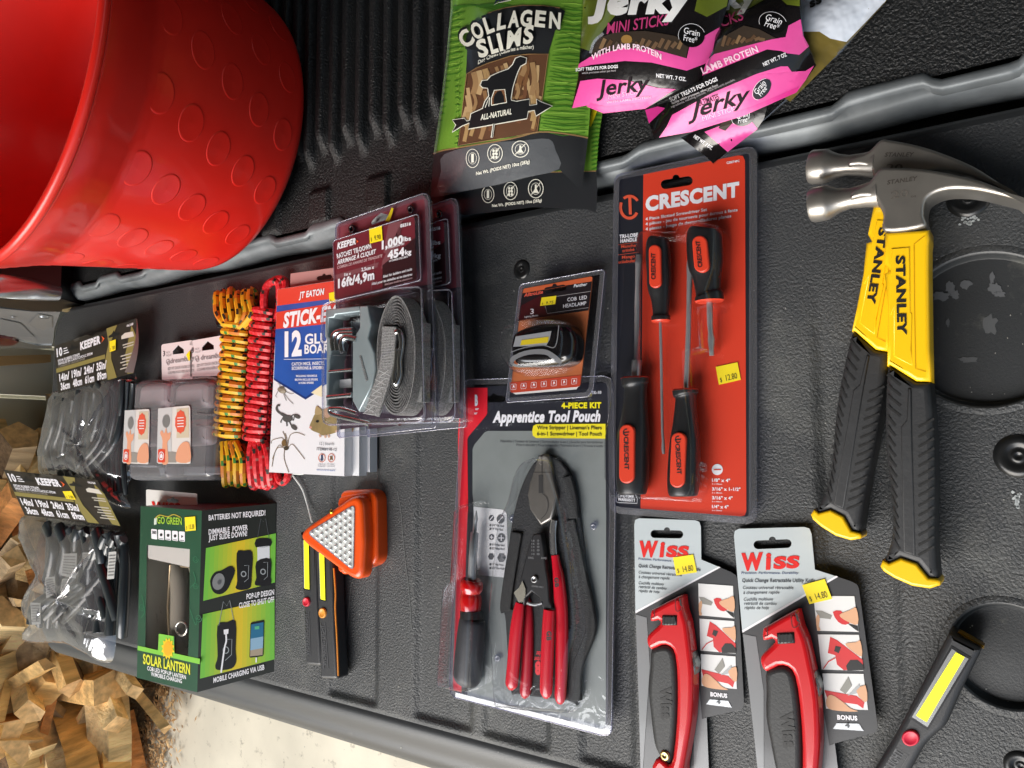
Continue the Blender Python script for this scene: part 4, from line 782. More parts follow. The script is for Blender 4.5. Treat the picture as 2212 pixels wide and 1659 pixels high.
# ================================================================== ROPE HANKS
def rope_mats(cols):                               # braided flecks: which face of the strand takes which yarn
    def f(j, k): return cols[(j * 2 + (k % 2)) % len(cols)] if not callable(cols) else cols(j, k)
    return f
def hank(name, label, wraps, hw, sr, z, mats, loops, cat='rope', bundle=None):
    a, n = wraps[0], len(wraps); t = thing(name, label, cat, P(*wraps[n // 2][:2], 0), 'coiled rope hanks')
    rr = random.Random(hash(name) % 7 + 5); b = MB(); ax_ = smooth(wraps, 6, False); tot = [0]
    for i in range(1, len(ax_)): tot.append(tot[-1] + math.dist(ax_[i], ax_[i - 1]))
    pitch = sr * 2.02; cnt = int(tot[-1] / pitch)
    for w_ in range(cnt):
        s_ = w_ * pitch; i = max(k for k in range(len(tot)) if tot[k] <= s_); i = min(i, len(ax_) - 2); f_ = (s_ - tot[i]) / max(1e-6, tot[i + 1] - tot[i])
        cx_ = ax_[i][0] * (1 - f_) + ax_[i + 1][0] * f_; cy_ = ax_[i][1] * (1 - f_) + ax_[i + 1][1] * f_; h_ = hw * (1 + rr.uniform(-.03, .03)); c0 = P(cx_, cy_, z); ps = px_size(c0); tl = rr.uniform(-2.5, 2.5)
        eL, eR = P(cx_ - h_, cy_ - 3 + tl, z), P(cx_ + h_, cy_ + 3 + tl, z); R = []
        for q in range(44):
            a_ = 2 * math.pi * q / 44; p = c0 + (eR - c0) * math.cos(a_) if math.cos(a_) > 0 else c0 + (eL - c0) * -math.cos(a_)
            sg = math.copysign(abs(math.sin(a_)) ** .8, math.sin(a_)); R.append(p + Vector((0, 0, sg * .0085)))
        ph = rr.randrange(40); b.tube(R, sr * ps * 1.03, None, 8, closed=True, mats=lambda j, k, ph=ph: mats(j + ph, k))
    b.build('rope_wraps', t); b = MB()
    for lp in loops:
        c = smooth([P(*p[:2], .004 + p[2] * .5) for p in lp], 7, False); ph = rr.randrange(40); b.tube(c, sr * px_size(c[0]) * 1.05, None, 8, mats=lambda j, k, ph=ph: mats(j + ph, k))
    b.build('rope_loops', t); return t
rY, rO, rK, rG = M('dba818', .5, name='yellow_yarn'), M('c87418', .5, name='orange_yarn'), M('16170f', .6, name='black_yarn'), M('2f7a2c', .5, name='green_yarn')
rR, rP, rS = M('c9151f', .45, name='red_yarn'), M('d9323c', .45, name='pink_yarn'), M('c9a99a', .4, name='pale_yarn')
def yell(j, k):
    m_ = (j + 2 * (k % 2)) % 13
    if m_ in (0, 1) and k % 4 < 2: return rK
    if m_ in (4, 5) and k % 4 >= 2: return rG
    if m_ == 7 and k % 3 == 0: return rK
    return rO if ((j // 6) + k // 3) % 3 == 0 else rY
def redd(j, k):
    m_ = (j + (k % 2)) % 12
    if m_ in (0, 1) and k % 4 in (1, 2): return rK
    if m_ == 5 and k % 4 == 3: return rS
    return rP if (j + k) % 3 == 0 else rR
L = []
for i, x in enumerate((468, 482, 497, 513, 528, 541)): L.append([(500 + i * 3, 715, .03), (x + 4, 680, .034 + .004 * (i % 2)), (x, 648, .03), (x + 2, 634 - 4 * (i % 3), .02), (x + 9, 650, .012), (505, 710, .012)])
for i, x in enumerate((484, 497, 510, 524)): L.append([(482 + i * 9, 955, .03), (x, 990, .034), (x + 1, 1025, .03), (x + 4, 1047 - 3 * (i % 2), .018), (x + 10, 1020, .008), (x, 960, .008)])
hank('yellow_rope_hank', 'yellow rope hank flecked black and green, coiled left of the red one', [(512, 703), (508, 780), (498, 900), (492, 968)], 25, 7.8, .0145, yell, L)
L = [[(572, 690, .03), (570, 650, .038), (575, 622, .036), (590, 608, .03), (603, 615, .022), (604, 650, .014), (600, 680, .01)], [(598, 690, .02), (612, 640, .02), (618, 612, .016), (606, 602, .02), (592, 606, .02)]]
for i, x in enumerate((540, 553, 567, 580)): L.append([(545 + i * 9, 955, .03), (x, 985, .033), (x + 2, 1022, .028), (x + 6, 1050 - 4 * (i % 2), .016), (x + 16, 1038, .008), (x + 6, 960, .008)])
L.append([(585, 960, .012), (592, 1000, .014), (606, 1040, .012), (622, 1030, .008), (620, 1000, .006)])
hank('red_rope_hank', 'red rope hank flecked with black, coiled against the glue board boxes', [(572, 672), (567, 760), (560, 880), (552, 972)], 21, 8.0, .0145, redd, L)

# ================================================================== DOOR KNOB COVER PACKS
def knob_pack(label, hx, fx, dx, z, dome_pts, third=False):
    t = thing('knob_cover_pack', label, 'knob cover', P(*c3((fx[0][0] + 100, 100)), 0), 'clear boxes of door knob covers')
    S = Flat(.020); k = quad(hx, 100, 100); b = MB(); ky = on(S, lambda p: c2(k(p)))
    q = rounded([(0, 0), (100, 0), (100, 100), (0, 100)], [8, 8, 0, 0])
    b.slab(S, [c2(k(p)) for p in q], M('ddd6d6', .45, coat=.1), .001, holes=[[c2(k(p)) for p in [(36, 32), (36, 22), (53, 8), (72, 22), (72, 32)]]])
    g_ = M('8c8688', .5); b.text(ky, 'dreambaby', (28, 56), (112 if third else 106, 52), 13, g_, .0006, .01, up=(0, -1)) if not third else b.text(ky, 'dreambaby', (32, 56), (108, 55), 13, g_, .0006, .01, up=(0, -1))
    b.text(ky, '3', (5, 34), (11, 34), 14, M('5d585a', .5), .0006, .02, up=(0, -1)); b.text(ky, 'PACK', (15, 28), (28, 27), 5, g_, .0006, 0, up=(0, -1)); b.text(ky, 'PAQUET', (15, 36), (33, 35), 5, g_, .0006, 0, up=(0, -1))
    b.text(ky, 'EZY-FIT DOOR KNOB COVERS', (20, 74), (106, 70), 7, g_, .0006, .01, up=(0, -1)); b.text(ky, 'COUVRE-POIGNÉES DE PORTE', (20, 85), (106, 81), 6, g_, .0006, .01, up=(0, -1))
    b.stroke(ky, circ(20, 50, 5, 6, 12), 1.6, g_, .0006, True); b.stroke(ky, circ(22, 55, 4, 5, 10), 1.6, g_, .0006, True); b.build('header_card', t)
    FROST = clear('frosted_plastic', (.78, .75, .77), .12, .10, .6, diffuse=.13); b = MB()
    b.puff(Flat(z), [c2(p) for p in rounded(dome_pts, 60)], .004, FROST, .012, steps=4); b.build('clear_box', t)
    b = MB(); cvr = M('b5acaf', .4, coat=.2); x0 = dome_pts[0][0]
    for yy in (0, 320): b.puff(Flat(z - .012), [c2(p) for p in rounded([(x0 + 45, 1120 + yy), (x0 + 330, 1100 + yy), (x0 + 340, 1330 + yy), (x0 + 20, 1350 + yy)], 60)], .01, cvr, .012)
    b.build('knob_cover', t)
    b = MB(); f = quad([c2(fx[0]), c2(fx[1]), c3(fx[2]), c3(fx[3])]); St = Flat(z + .002); kf = on(St, f)
    b.slab(St, [f(p) for p in rounded([(0, 0), (100, 0), (100, 100), (0, 100)], 7)], M('d8d5d0', .4, coat=.15), .001)
    b.poly(kf, [(0, 0), (44, 0), (42, 98), (0, 98)], M('c2c4c4', .4), .0003); b.poly(kf, [(58, 4), (96, 4), (96, 55), (58, 55)], M('c9bda4', .4), .0003)
    b.poly(kf, [(70 + 16 * (1 + .1 * (i % 2)) * math.cos(i * .314), 27 + 19 * (1 + .1 * (i % 2)) * math.sin(i * .314)) for i in range(20)], M('d9583e', .45), .0006)
    for i in range(4): b.stroke(kf, [(60, 20 + i * 5), (80, 20 + i * 5)], 1.5, WHITE, .0009)
    sk = M('d99a78', .55); b.poly(kf, smooth([(14, 98), (16, 60), (8, 45), (14, 40), (20, 46), (26, 36), (30, 46), (40, 44), (38, 56), (30, 64), (34, 98)], 3), sk, .0006); b.poly(kf, smooth([(58, 96), (60, 76), (74, 64), (90, 62), (98, 70), (98, 96)], 3), sk, .0006); b.poly(kf, circ(26, 24, 12, 12, 16), M('9b9c9c', .3, metal=.5), .0005)
    b.poly(kf, rounded([(3, 74), (24, 74), (24, 98), (3, 98)], 3), M('d9482e', .4), .0008); b.stroke(kf, circ(13, 86, 7, 7, 16), 1.6, WHITE, .0011, True); b.poly(kf, [(9, 90), (9, 85), (13, 81), (17, 85), (17, 90)], WHITE, .0011); b.poly(kf, [(28, 78), (58, 80), (58, 98), (28, 98)], M('8f8b84', .6), .0004)
    b.build('picture_card', t)
    b = MB(); tl = M('8d979e', .15, coat=.6); b.puff(Flat(.012), [c3(p) for p in dx], .001, tl, .003); b.build('tray_end', t); return t  # end of clear plastic; its blue-grey colour paints a reflection
kp = knob_pack('left clear box of door knob covers, half hidden behind its twin', [(1393, 782), (1665, 742), (1660, 1080), (1400, 1085)], [(1078, 1352), (1292, 1340), (1282, 172), (1056, 160)], [(1060, 175), (1350, 178), (1340, 200), (1080, 195)], .036, [(1150, 1090), (1455, 1080), (1460, 1960), (1090, 1960)])
kp2 = knob_pack('clear box of door knob covers beside the yellow rope hank', [(1640, 752), (1925, 702), (1935, 1050), (1645, 1060)], [(1366, 1335), (1642, 1308), (1648, 168), (1354, 165)], [(1362, 195), (1908, 188), (1915, 262), (1380, 272)], .038, [(1455, 1075), (1760, 1050), (1850, 1090), (1810, 1960), (1390, 1960)], True)
b = MB(); kk = on(Flat(.0385), c2); g_ = M('6f6a6c', .5)
for y in (1375, 1480): b.text(kk, 'dreambaby', (1860, y + 8), (1690, y), 26, g_, .0008, .01, up=(0, 1))
b.text(kk, 'dreambaby', (1838, 1330), (1846, 1150), 24, g_, .0008, .01, up=(-1, 0)); b.build('embossed_lettering', kp2)
b = MB(); b.poly(Flat(.021), [c2(p) for p in ((1608, 870), (1640, 835), (1640, 925), (1625, 915))], M('f7de1c', .5), .0008); b.poly(Flat(.021), [c2(p) for p in ((1912, 810), (1945, 770), (1950, 890), (1925, 880))], M('f7de1c', .5), .0008); b.build('price_sticker', kp2)

# ================================================================== RUBBER STRAP BAGS
FILM = clear('clear_film', (.95, .95, .96), .08, .26, .65, bump=(15, .9), diffuse=.06); FILM2 = clear('clear_film_matt', (.9, .9, .9), .18, .12, .5, bump=(40, 1.))
BR = M('29231d', .35, coat=.3); OLV = M('8a7f45', .4, coat=.3); RUBB = M('262d31', .32, coat=.4, bump=(60, .2)); 
def strap_bag(label, S, hq, film, zf, straps, labels_, lift=.004):
    k = lambda p: hq(p); q00 = S(*k((50, 50))); t = thing('strap_bag', label, 'strap bag', q00 - Vector((0, 0, .02)), 'bags of rubber straps'); ky = on(S, k)
    b = MB(); b.poly(S, [k((x, 0)) for x in range(0, 101, 10)] + [k((x, 100)) for x in range(100, -1, -10)], BR, 0, cell=12)
    b.poly(ky, [(63, 0), (76, 0), (69, 30), (70, 62), (78, 100), (66, 100), (62, 62), (66, 30)], OLV, .0005, cell=8); b.poly(ky, [(94, 10), (100, 30), (100, 100), (92, 98), (88, 60)], OLV, .0005, cell=8); b.poly(ky, [(0, 48), (62, 49), (62, 57), (0, 57)], OLV, .0005, cell=8)
    for x in (21, 72): b.poly(ky, [(x - 6, 16), (x - 2, 14), (x, 8), (x + 2, 14), (x + 7, 16), (x + 7, 20), (x - 6, 20)], INK, .0006)
    tx = lambda st, a, b2, h, m_=W, bo=.03: b.text(ky, st, a, b2, h, m_, .0010, bo, up=(0, -1))
    tx('10', (2, 24), (9, 24), 16, W, .045); tx('KEEPER', (31, 25), (56, 24), 14, W, .055); b.poly(ky, [(57, 11), (61, 18), (57, 25), (59, 18)], M('e8602a', .4), .001)
    for i in range(3): b.stroke(ky, [(10.5, 12 + i * 5), (15 + i, 12 + i * 5)], 2, W, .001)
    tx('EPDM RUBBER STRAPS', (3, 36), (30, 36), 5, W, .02); tx('SANGLES EN CAOUTCHOUC EPDM', (3, 42), (46, 42), 5, W, .02); tx('CORREAS DE CAUCHO EPDM', (3, 47), (36, 47), 3.5, M('a09a8c', .5), .01)
    for i, (a, c) in enumerate((('14in/', '36cm'), ('19in/', '48cm'), ('24in/', '61cm'), ('35in/', '89cm'))): tx(a, (3 + 16 * i, 76), (16 + 16 * i, 76), 14, W, .04); tx(c, (4 + 16 * i, 95), (16 + 16 * i, 95), 14, W, .04)
    b.poly(ky, [(82, 24), (86, 20), (96, 22), (98, 32), (90, 31), (82, 30)], M('cfcac0', .5), .0008)
    for y, x0, x1 in ((42, 84, 98), (47, 85, 98), (62, 82, 97), (68, 84, 98), (74, 82, 97), (80, 85, 98), (86, 82, 98)): b.stroke(ky, [(x0, y), (x1, y)], 2.2, M('bdb8ac', .5), .0008)
    tx('06358', (88, 10), (96, 10), 4, W, .02); b.build('header_card', t)
    b = MB(); ff = [P(*p, zf) for p in smooth(film, 3)]; cen = sum(ff, Vector()) / len(ff); rr = random.Random(5); n = len(ff); R = []
    for q_, h_ in ((1, 0), (.97, .009), (.93, .014), (.86, .019), (.78, .023), (.69, .026), (.6, .028), (.5, .03), (.4, .03), (.3, .029), (.2, .028), (.1, .028), (.02, .029)):
        R.append([cen + (v - cen) * q_ + Vector((0, 0, h_ + (0 if q_ == 1 else .012 * (.5 - abs(mnoise.noise(Vector((v.x * 20, v.y * 14, q_ * 3))))) - .004 + .0005 * rr.uniform(-1, 1)))) for v in ff])
    b.rings(R, FILM, False, True); R2 = [[cen + (v - cen) * q_ + Vector((0, 0, -.001 - (1 - q_) * .004)) for v in ff] for q_ in (1, .5, .02)]; b.rings(R2, FILM2, False, True)
    b.build('clear_bag', t); b = MB()
    for pts, w_ in straps:
        c = smooth([(p[0], p[1]) for p in pts], 5, False); zc = zf + .010
        for i in range(4): b.tube([P(x + (i - 1.5) * w_ * .28, y + (i - 1.5) * 2, zc + .004 * math.sin(j * .4 + i) + .003 * (i % 2)) for j, (x, y) in enumerate(c)], w_ * .17 * px_size(P(*c[0], zc)), RUBB, 8, .7)
    b.build('rubber_strap', t); b = MB()
    for q in labels_:
        b.poly(Flat(zf + .022), q, M('b9b9b6', .6), 0); f = quad(q)
        for i in range(7): b.stroke(on(Flat(zf + .022), f), [(8, 14 + i * 12), (90, 14 + i * 12)], 4, M('6d6d6d', .6), .0006)
    if labels_: b.build('paper_label', t)
    return t, ky
h1 = quad([c2((470, 795)), c2((1182, 556)), c2((1152, 1030)), c2((502, 1205))])
S1 = Flat(.030); t, ky = strap_bag('bag of black rubber straps, dark header up, at the far hinge corner of the tailgate', S1, h1,
    [c2(p) for p in ((500, 1190), (760, 1120), (950, 1050), (1165, 1020), (1165, 1250), (1140, 1500))] + [c3(p) for p in ((1140, 100), (1130, 300), (1080, 400), (1130, 545), (1020, 540), (960, 480), (700, 280), (450, 280), (370, 250), (365, 120))] + [c2(p) for p in ((400, 1560), (450, 1350))],
    .012, [([c2((600, 1250)), c2((560, 1500)), c3((500, 60)), c3((560, 250))], 60), ([c2((880, 1130)), c2((960, 1250)), c2((900, 1600)), c3((700, 200))], 60), ([c2((1080, 1100)), c2((1060, 1400)), c3((1000, 100)), c3((1020, 420))], 40), ([c2((720, 1180)), c2((680, 1500)), c3((620, 180))], 60)], [])
b = MB(); e0, e1 = S1(*c2((1182, 556))), S1(*c2((1152, 1030)))
b.rings([[e0 + (e1 - e0) * (i / 8) + Vector((0, -.010 * math.sin(i / 8 * 3.14) - .002 * k * i / 8, .008 * k * i / 8)) for i in range(9)] for k in range(3)], M('cfc4bb', .5), False, False, closed=False); b.build('card_edge', t)
sticker(S1, c2, [(946, 755), (1000, 738), (998, 830), (948, 848)], '7.80', t, .002)
h2 = quad([c3((32, 220)), c3((840, 306)), c3((1040, 705)), c3((214, 612))])
S2 = Flat(.045); t, ky = strap_bag('bag of black rubber straps sagging over the far outer corner of the tailgate', S2, h2,
    [c3(p) for p in ((215, 610), (560, 650), (1035, 705), (960, 800), (1000, 900), (1005, 1100), (1000, 1300), (1025, 1450))] + [c4(p) for p in ((1025, 300), (1010, 450), (985, 700), (925, 752), (860, 700), (760, 650), (640, 595), (450, 575), (245, 572), (270, 480))] + [c3(p) for p in ((255, 1520), (240, 1350), (340, 1130), (335, 1000), (250, 800))],
    .028, [([c3((950, 800)), c3((850, 1000)), c3((650, 1250)), c3((420, 1400)), c3((380, 1560))], 70), ([c3((900, 850)), c3((800, 1080)), c3((600, 1330)), c3((430, 1500))], 70), ([c3((560, 720)), c3((620, 900)), c3((560, 1200))], 90), ([c3((880, 760)), c3((930, 1000)), c3((920, 1300)), c4((900, 500))], 90), ([c3((720, 740)), c3((700, 900)), c3((760, 1100)), c3((880, 1500))], 80)],
    [[c3(p) for p in ((545, 945), (665, 940), (655, 1160), (525, 1130))], [c3(p) for p in ((540, 1160), (600, 1160), (555, 1270), (518, 1265))], [c3(p) for p in ((710, 935), (800, 930), (740, 1050), (720, 1090))], [c3(p) for p in ((940, 930), (1005, 925), (985, 1160), (925, 1165))], [c3(p) for p in ((390, 1150), (475, 1140), (480, 1290), (400, 1330))], [c3(p) for p in ((262, 1365), (350, 1370), (350, 1550), (275, 1560))]])
sticker(S2, c3, [(540, 405), (615, 402), (655, 478), (575, 470)], '7.80', t, .002)

# ================================================================== SOLAR LANTERN BOX
ZB = .0605; S = Flat(ZB); t = thing('lantern_box', 'green and black solar lantern box with clear window lying on its back', 'box', P(440, 1290, 0))
qt = [(304, 1093), (436, 1103), (426, 1495.5), (295.5, 1464)]; DG = M('1c4a33', .4, coat=.2, var=(12, .15)); BK2 = M('1a1f1c', .4, coat=.2); LG = M('7dc242', .4, coat=.2); YG = M('d2b21e', .4)
win = [c3(p) for p in ((1270, 868), (1640, 905), (1636, 1540))] + [c4(p) for p in ((1625, 695), (1508, 668), (1510, 520), (1370, 500), (1365, 640), (1255, 615))] + [c3((1262, 1400))]
b = MB(); b.poly(S, qt, DG, 0, holes=[win]); T4 = [S(*p) for p in qt]; B4 = [Vector((v.x, v.y, .001)) for v in T4]
r_t = P(596, 1087, .001); r_b = Plane(T4[1], T4[2], r_t)(595, 1450); B4[1], B4[2] = r_t, r_b; b.add([v + Vector((0, -.002, -.001)) for v in (T4[0], T4[3], B4[3], B4[0])], [(0, 1, 2, 3)], M('d6cfc6', .5))
for i in (0, 2, 3): b.add([T4[i], T4[(i + 1) % 4], B4[(i + 1) % 4], B4[i]], [(0, 1, 2, 3)], M('5a2430', .4) if i == 0 else BK2)
SR = Plane(T4[1], T4[2], r_t); b.add([T4[1], T4[2], r_b, r_t], [(0, 1, 2, 3)], BK2); b.add(B4, [(0, 1, 2, 3)], BK2); b.build('carton', t)
b = MB(); ks3, ks4 = on(S, c3), on(S, c4)
b.poly(S, [c4(p) for p in ((1190, 602), (1255, 616), (1365, 642), (1372, 498), (1500, 520), (1508, 668), (1728, 716), (1725, 762), (1508, 712), (1188, 640))], LG, .0004)
b.poly(ks4, [(1450 + (58 if i % 2 else 42) * math.cos(i * .2618), 628 + (98 if i % 2 else 70) * math.sin(i * .2618)) for i in range(24)], M('f2c81e', .4), .0008); b.poly(ks4, circ(1450, 628, 38, 62, 20), M('f0a81e', .4), .0011)
yl = M('d8d83a', .4); T(S, c4, 'SOLAR LANTERN', (1236, 755), (1642, 850), 82, yl, .03, l=.0006); T(S, c4, 'COB LED POP-UP LANTERN', (1272, 812), (1606, 892), 34, W, .015); T(S, c4, 'W/MOBILE CHARGING', (1305, 862), (1572, 926), 34, W, .015)
T(S, c3, 'GO GREEN', (1358, 682), (1570, 694), 58, M('9fc93c', .4), .02); b.stroke(ks3, smooth([(1340, 640), (1380, 610), (1450, 625), (1500, 605), (1560, 630)], 3, False), 8, M('b9a43a', .5), .0006); b.poly(ks3, [(1332, 640), (1356, 632), (1352, 690), (1330, 695)], M('c9d6c8', .5), .0006)
for i in range(5):
    x, y = 1306 + i * 60, 730 + i * 5; b.poly(ks3, rounded([(x, y), (x + 50, y + 4), (x + 52, y + 92), (x + 2, y + 84)], 8, 2), W, .0005)
    if i: b.poly(ks3, circ(x + 26, y + 46, 12, 14, 9 if i != 4 else 3), INK, .0008); b.stroke(ks3, [(x + 8, y + 78), (x + 44, y + 82)], 5, M('6d6f75', .5), .0008)
T(S, c3, '300', (1313, 772), (1350, 776), 26, INK, .02, l=.0008)
vin = M('2f6b4c', .4)
for cx_, cy_, r_ in ((1690, 990, 26), (1690, 1220, 24), (1225, 1405, 26), (1715, 1500, 30)): b.stroke(ks3, [(cx_ + r_ * (1 - i / 26) * math.cos(i * .5), cy_ + r_ * (1 - i / 26) * 1.3 * math.sin(i * .5)) for i in range(22)], 6, vin, .0005)
for q in (((1640, 1240), (1690, 1180), (1670, 1100)), ((1640, 1420), (1690, 1560), (1700, 1500)), ((1215, 1500), (1250, 1440), (1225, 1300))): b.stroke(ks3, smooth(q, 4, False), 7, vin, .0005)
b.poly(S, [c3(p) for p in ((1272, 868), (1638, 905), (1636, 1062), (1285, 985), (1274, 950))], M('e9e9ee', .5), -.0015); b.build('front_print', t)
sticker(S, c3, [(1595, 630), (1686, 622), (1692, 742), (1602, 750)], '13.30', t)
b = MB(); b.poly(S, win, clear('window_film', (.86, .84, .8), .05, .08, .5, bump=(25, .4)), -.001); b.build('window', t)
b = MB(); Sl = Flat(ZB - .018); gb = M('8f8983', .4); b.poly(Flat(.012), [c3(p) for p in ((1262, 850), (1660, 880), (1640, 2000), (1262, 1850))], M('d6cfc6', .5), 0)
b.ptube(ZB - .022, [(1500, 1080, 40), (1545, 1085, 90), (1560, 1300, 95), (1560, 1560, 100), (1560, 1750, 90)], M('a09a94', .3, coat=.5), 20, .8, c3); b.tube([Sl(*c3(p)) for p in ((1462, 1650), (1450, 1400), (1470, 1040), (1640, 1060))], .0016, M('b9a58a', .3, metal=.6), 8); b.tube([Sl(*c3((1570 + 48 * math.cos(i * .314), 1590 + 60 * math.sin(i * .314))), .012) for i in range(20)], .0018, M('e6e6e6', .15, metal=.7), 8, closed=True)
b.build('lantern', t)
# right hand printed face
b = MB(); kR, kL4 = on(SR, c3), on(SR, cL)
def TR(k, st, p0, p1, h, m_=W, bo=.03): T(SR, k, st, p0, p1, h, m_, bo, l=.0009, up=(0, -1))
gq = [(445, 1184), (596, 1152), (594, 1258), (439, 1298)]; gq2 = [(438, 1327), (593, 1293), (593, 1424), (432, 1466)]
yt = M('b7b32a', .4)
for q, a, c in ((gq, LG, LG), (gq2, LG, LG)):
    f = quad(q); m1_, m2_ = M('8fbf3c', .4), M('c9b82a', .4)
    for i in range(16):
        u0, u1 = i * 100 / 16, (i + 1) * 100 / 16; tt = 1 - abs(i - 7.5) / 7.5; hx = '%02x%02x%02x' % tuple(int(x_ * (1 - tt) + y_ * tt) for x_, y_ in zip((112, 188, 64), (222, 190, 36))); b.poly(SR, [f(p) for p in ((u0, 0), (u1, 0), (u1, 100), (u0, 100))], M(hx, .4), .0005)
TR(cL, 'BATTERIES NOT REQUIRED!', (-172, 437), (318, 392), 44); TR(cL, 'DIMMABLE  POWER', (-172, 560), (167, 518), 44); TR(cL, 'JUST SLIDE DOWN!', (-172, 612), (160, 570), 44); TR(cL, 'POP-UP DESIGN', (155, 1118), (394, 1078), 44); TR(cL, 'CLOSE TO SHUT OFF', (90, 1195), (394, 1140), 44)
TR(ID, 'MOBILE CHARGING VIA USB', (461, 1475), (571, 1446), 10.5)
BL = M('15161a', .35, coat=.3); GY = M('9aa0a4', .3)
b.poly(kL4, smooth([(70, 720), (130, 700), (205, 712), (200, 900), (195, 990), (180, 1025), (110, 1040), (60, 1020), (75, 960)], 3), BL, .001); b.poly(kL4, smooth([(238, 600), (300, 590), (365, 600), (362, 660), (235, 670)], 2), BL, .001); b.poly(kL4, [(248, 668), (355, 655), (355, 780), (250, 795)], M('d9dde2', .3), .001); b.poly(kL4, smooth([(240, 795), (362, 770), (362, 920), (368, 960), (350, 1000), (240, 1000), (228, 970), (240, 930)], 3), BL, .0012)
for x_, y_ in ((130, 900), (298, 880)): b.stroke(kL4, circ(x_, y_, 20, 22, 16), 9, GY, .0014, True)
b.stroke(kL4, [(250, 590), (280, 420), (300, 450), (320, 420), (350, 590)], 4, M('4f5357', .4), .001)
for q in (((135, 828), (175, 825), (170, 940), (135, 970)), ((300, 800), (338, 798), (336, 920), (305, 950))): b.stroke(kL4, q, 4, GY, .0014)
b.poly(kR, smooth([(1815, 1180), (1850, 1110), (1910, 1090), (1990, 1050), (2030, 1090), (2000, 1180), (1960, 1260), (1900, 1295), (1840, 1270)], 3), BL, .001); b.poly(kR, rot(circ(1888, 1185, 52, 74, 20), 15, (1888, 1185)), M('aeb2b5', .2, metal=.5), .0013); b.poly(kR, rot(circ(1895, 1190, 16, 22, 12), 15, (1895, 1190)), M('5a5c60', .3), .0016)
kR4 = on(SR, c4)
b.poly(kR4, smooth([(1878, 430), (1960, 400), (2036, 395), (2035, 640), (2040, 740), (2000, 800), (1880, 812), (1860, 770), (1880, 690)], 3), BL, .001); b.stroke(kR4, [(1890, 430), (1930, 220), (1960, 260), (1985, 210), (2022, 400)], 5, M('8a8f92', .4), .001); b.stroke(kR4, smooth([(1952, 490), (1955, 560), (1940, 620), (1920, 760), (1910, 835)], 3, False), 14, W, .0016); b.poly(kR4, [(1932, 464), (1975, 458), (1972, 500), (1935, 505)], W, .0016); b.stroke(kR4, circ(1952, 640, 24, 28, 14), 8, GY, .0014, True); b.stroke(kR4, [(1960, 548), (2004, 545), (2000, 680), (1945, 730)], 5, GY, .0014)
b.poly(kL4, rounded([(190, 1320), (308, 1298), (300, 1610), (180, 1625)], 14), BL, .001); b.poly(kL4, [(196, 1336), (302, 1316), (300, 1440), (190, 1460)], M('2f6f92', .3), .0013); b.poly(kL4, [(190, 1460), (300, 1440), (296, 1540), (188, 1560)], M('8fb3cc', .3), .0013); b.poly(kL4, [(188, 1560), (296, 1540), (294, 1600), (186, 1612)], M('a89a86', .3), .0013); b.poly(kL4, [(226, 1354), (266, 1348), (266, 1376), (226, 1380)], M('58b58a', .3), .0015); b.stroke(kL4, [(240, 1622), (238, 1665)], 12, W, .001)
b.build('side_print', t)
# ================================================================== CARD BEHIND THE LANTERN BOX
t = thing('knife_card', 'white hang card with red lettering tucked behind the lantern box', 'hang card', P(370, 1080, .03))
S = Flat(.034); b = MB(); b.slab(S, [c3(p) for p in rounded([(1262, 388), (1700, 425), (1702, 780), (1265, 780)], 14)], M('dcdcd8', .4, coat=.2), .001, holes=[[c3(p) for p in hang_hole(1490, 485, 105, 34, 5)]]); b.build('backing_card', t)
b = MB(); T(S, c3, 'WISS', (1308, 590), (1560, 605), 90, M('d2261e', .4), .06); b.build('card_print', t)

# ================================================================== TRIANGULAR LIGHT
ORA = M('e2500f', .33, coat=.25, bump=(60, .03), name='orange_plastic'); t = thing('triangle_light', 'orange triangular light with clear studded lens on a block base', 'light', P(780, 1150, 0))
b = MB(); b.puff(Flat(.0325), [cL(p) for p in rounded([(560, 570), (1150, 165), (1170, 620), (1150, 1010)], [150, 170, 40, 170], 8)], .0165, ORA, .006, steps=5); b.build('head', t)
b = MB(); b.puff(Flat(.0175), [cL(p) for p in rounded([(960, 180), (1275, 165), (1285, 820), (960, 920)], [60, 110, 90, 60], 6)], 0, ORA, .004, steps=4); b.puff(Flat(.0185), [cL(p) for p in rounded([(940, 230), (1225, 180), (1240, 830), (940, 900)], 60, 6)], .010, ORA, .003); b.build('base_block', t)
Sl = Flat(.0327); b = MB(); lens = [cL(p) for p in rounded([(680, 545), (1088, 300), (1078, 872)], 45, 5)]; b.poly(Sl, lens, M('d6d9d7', .15, metal=.2, var=(120, .25)), .0005)
stud = M('e6e8e6', .06, metal=.3, coat=1.); rr = random.Random(4)
for i in range(9):
    for j in range(i + 1):
        f_ = i / 8; x = 725 + f_ * 325; y0 = 545 - f_ * 200; y1 = 548 + f_ * 275; y = y0 + (y1 - y0) * (j / max(1, i)) if i else 545
        c_ = Sl(*cL((x, y)), .0006); r_ = .0026; b.rings([[c_ + Vector((math.cos(q * .785) * r_ * math.cos(a), math.sin(q * .785) * r_ * math.cos(a), r_ * .8 * math.sin(a))) for q in range(8)] for a in (0, .5, 1.0, 1.5)], stud, False, True)
b.build('lens', t)
b = MB(); b.stroke(Sl, lens, 2.4, clear('blister_edge'), .0009, True); b.build('lens_rim', t)
b = MB(); b.tube(smooth([P(628, 1022, .004), P(636, 1032, .005), P(653, 1057, .004), P(664, 1090, .004), P(674, 1128, .010)], 6, False), .0011, M('d6d8d6', .6), 8); b.tube(smooth([P(600, 1020, .004), P(640, 1024, .005), P(656, 1024, .004)], 4, False), .0009, M('d6d8d6', .6), 8); b.build('cord', t)
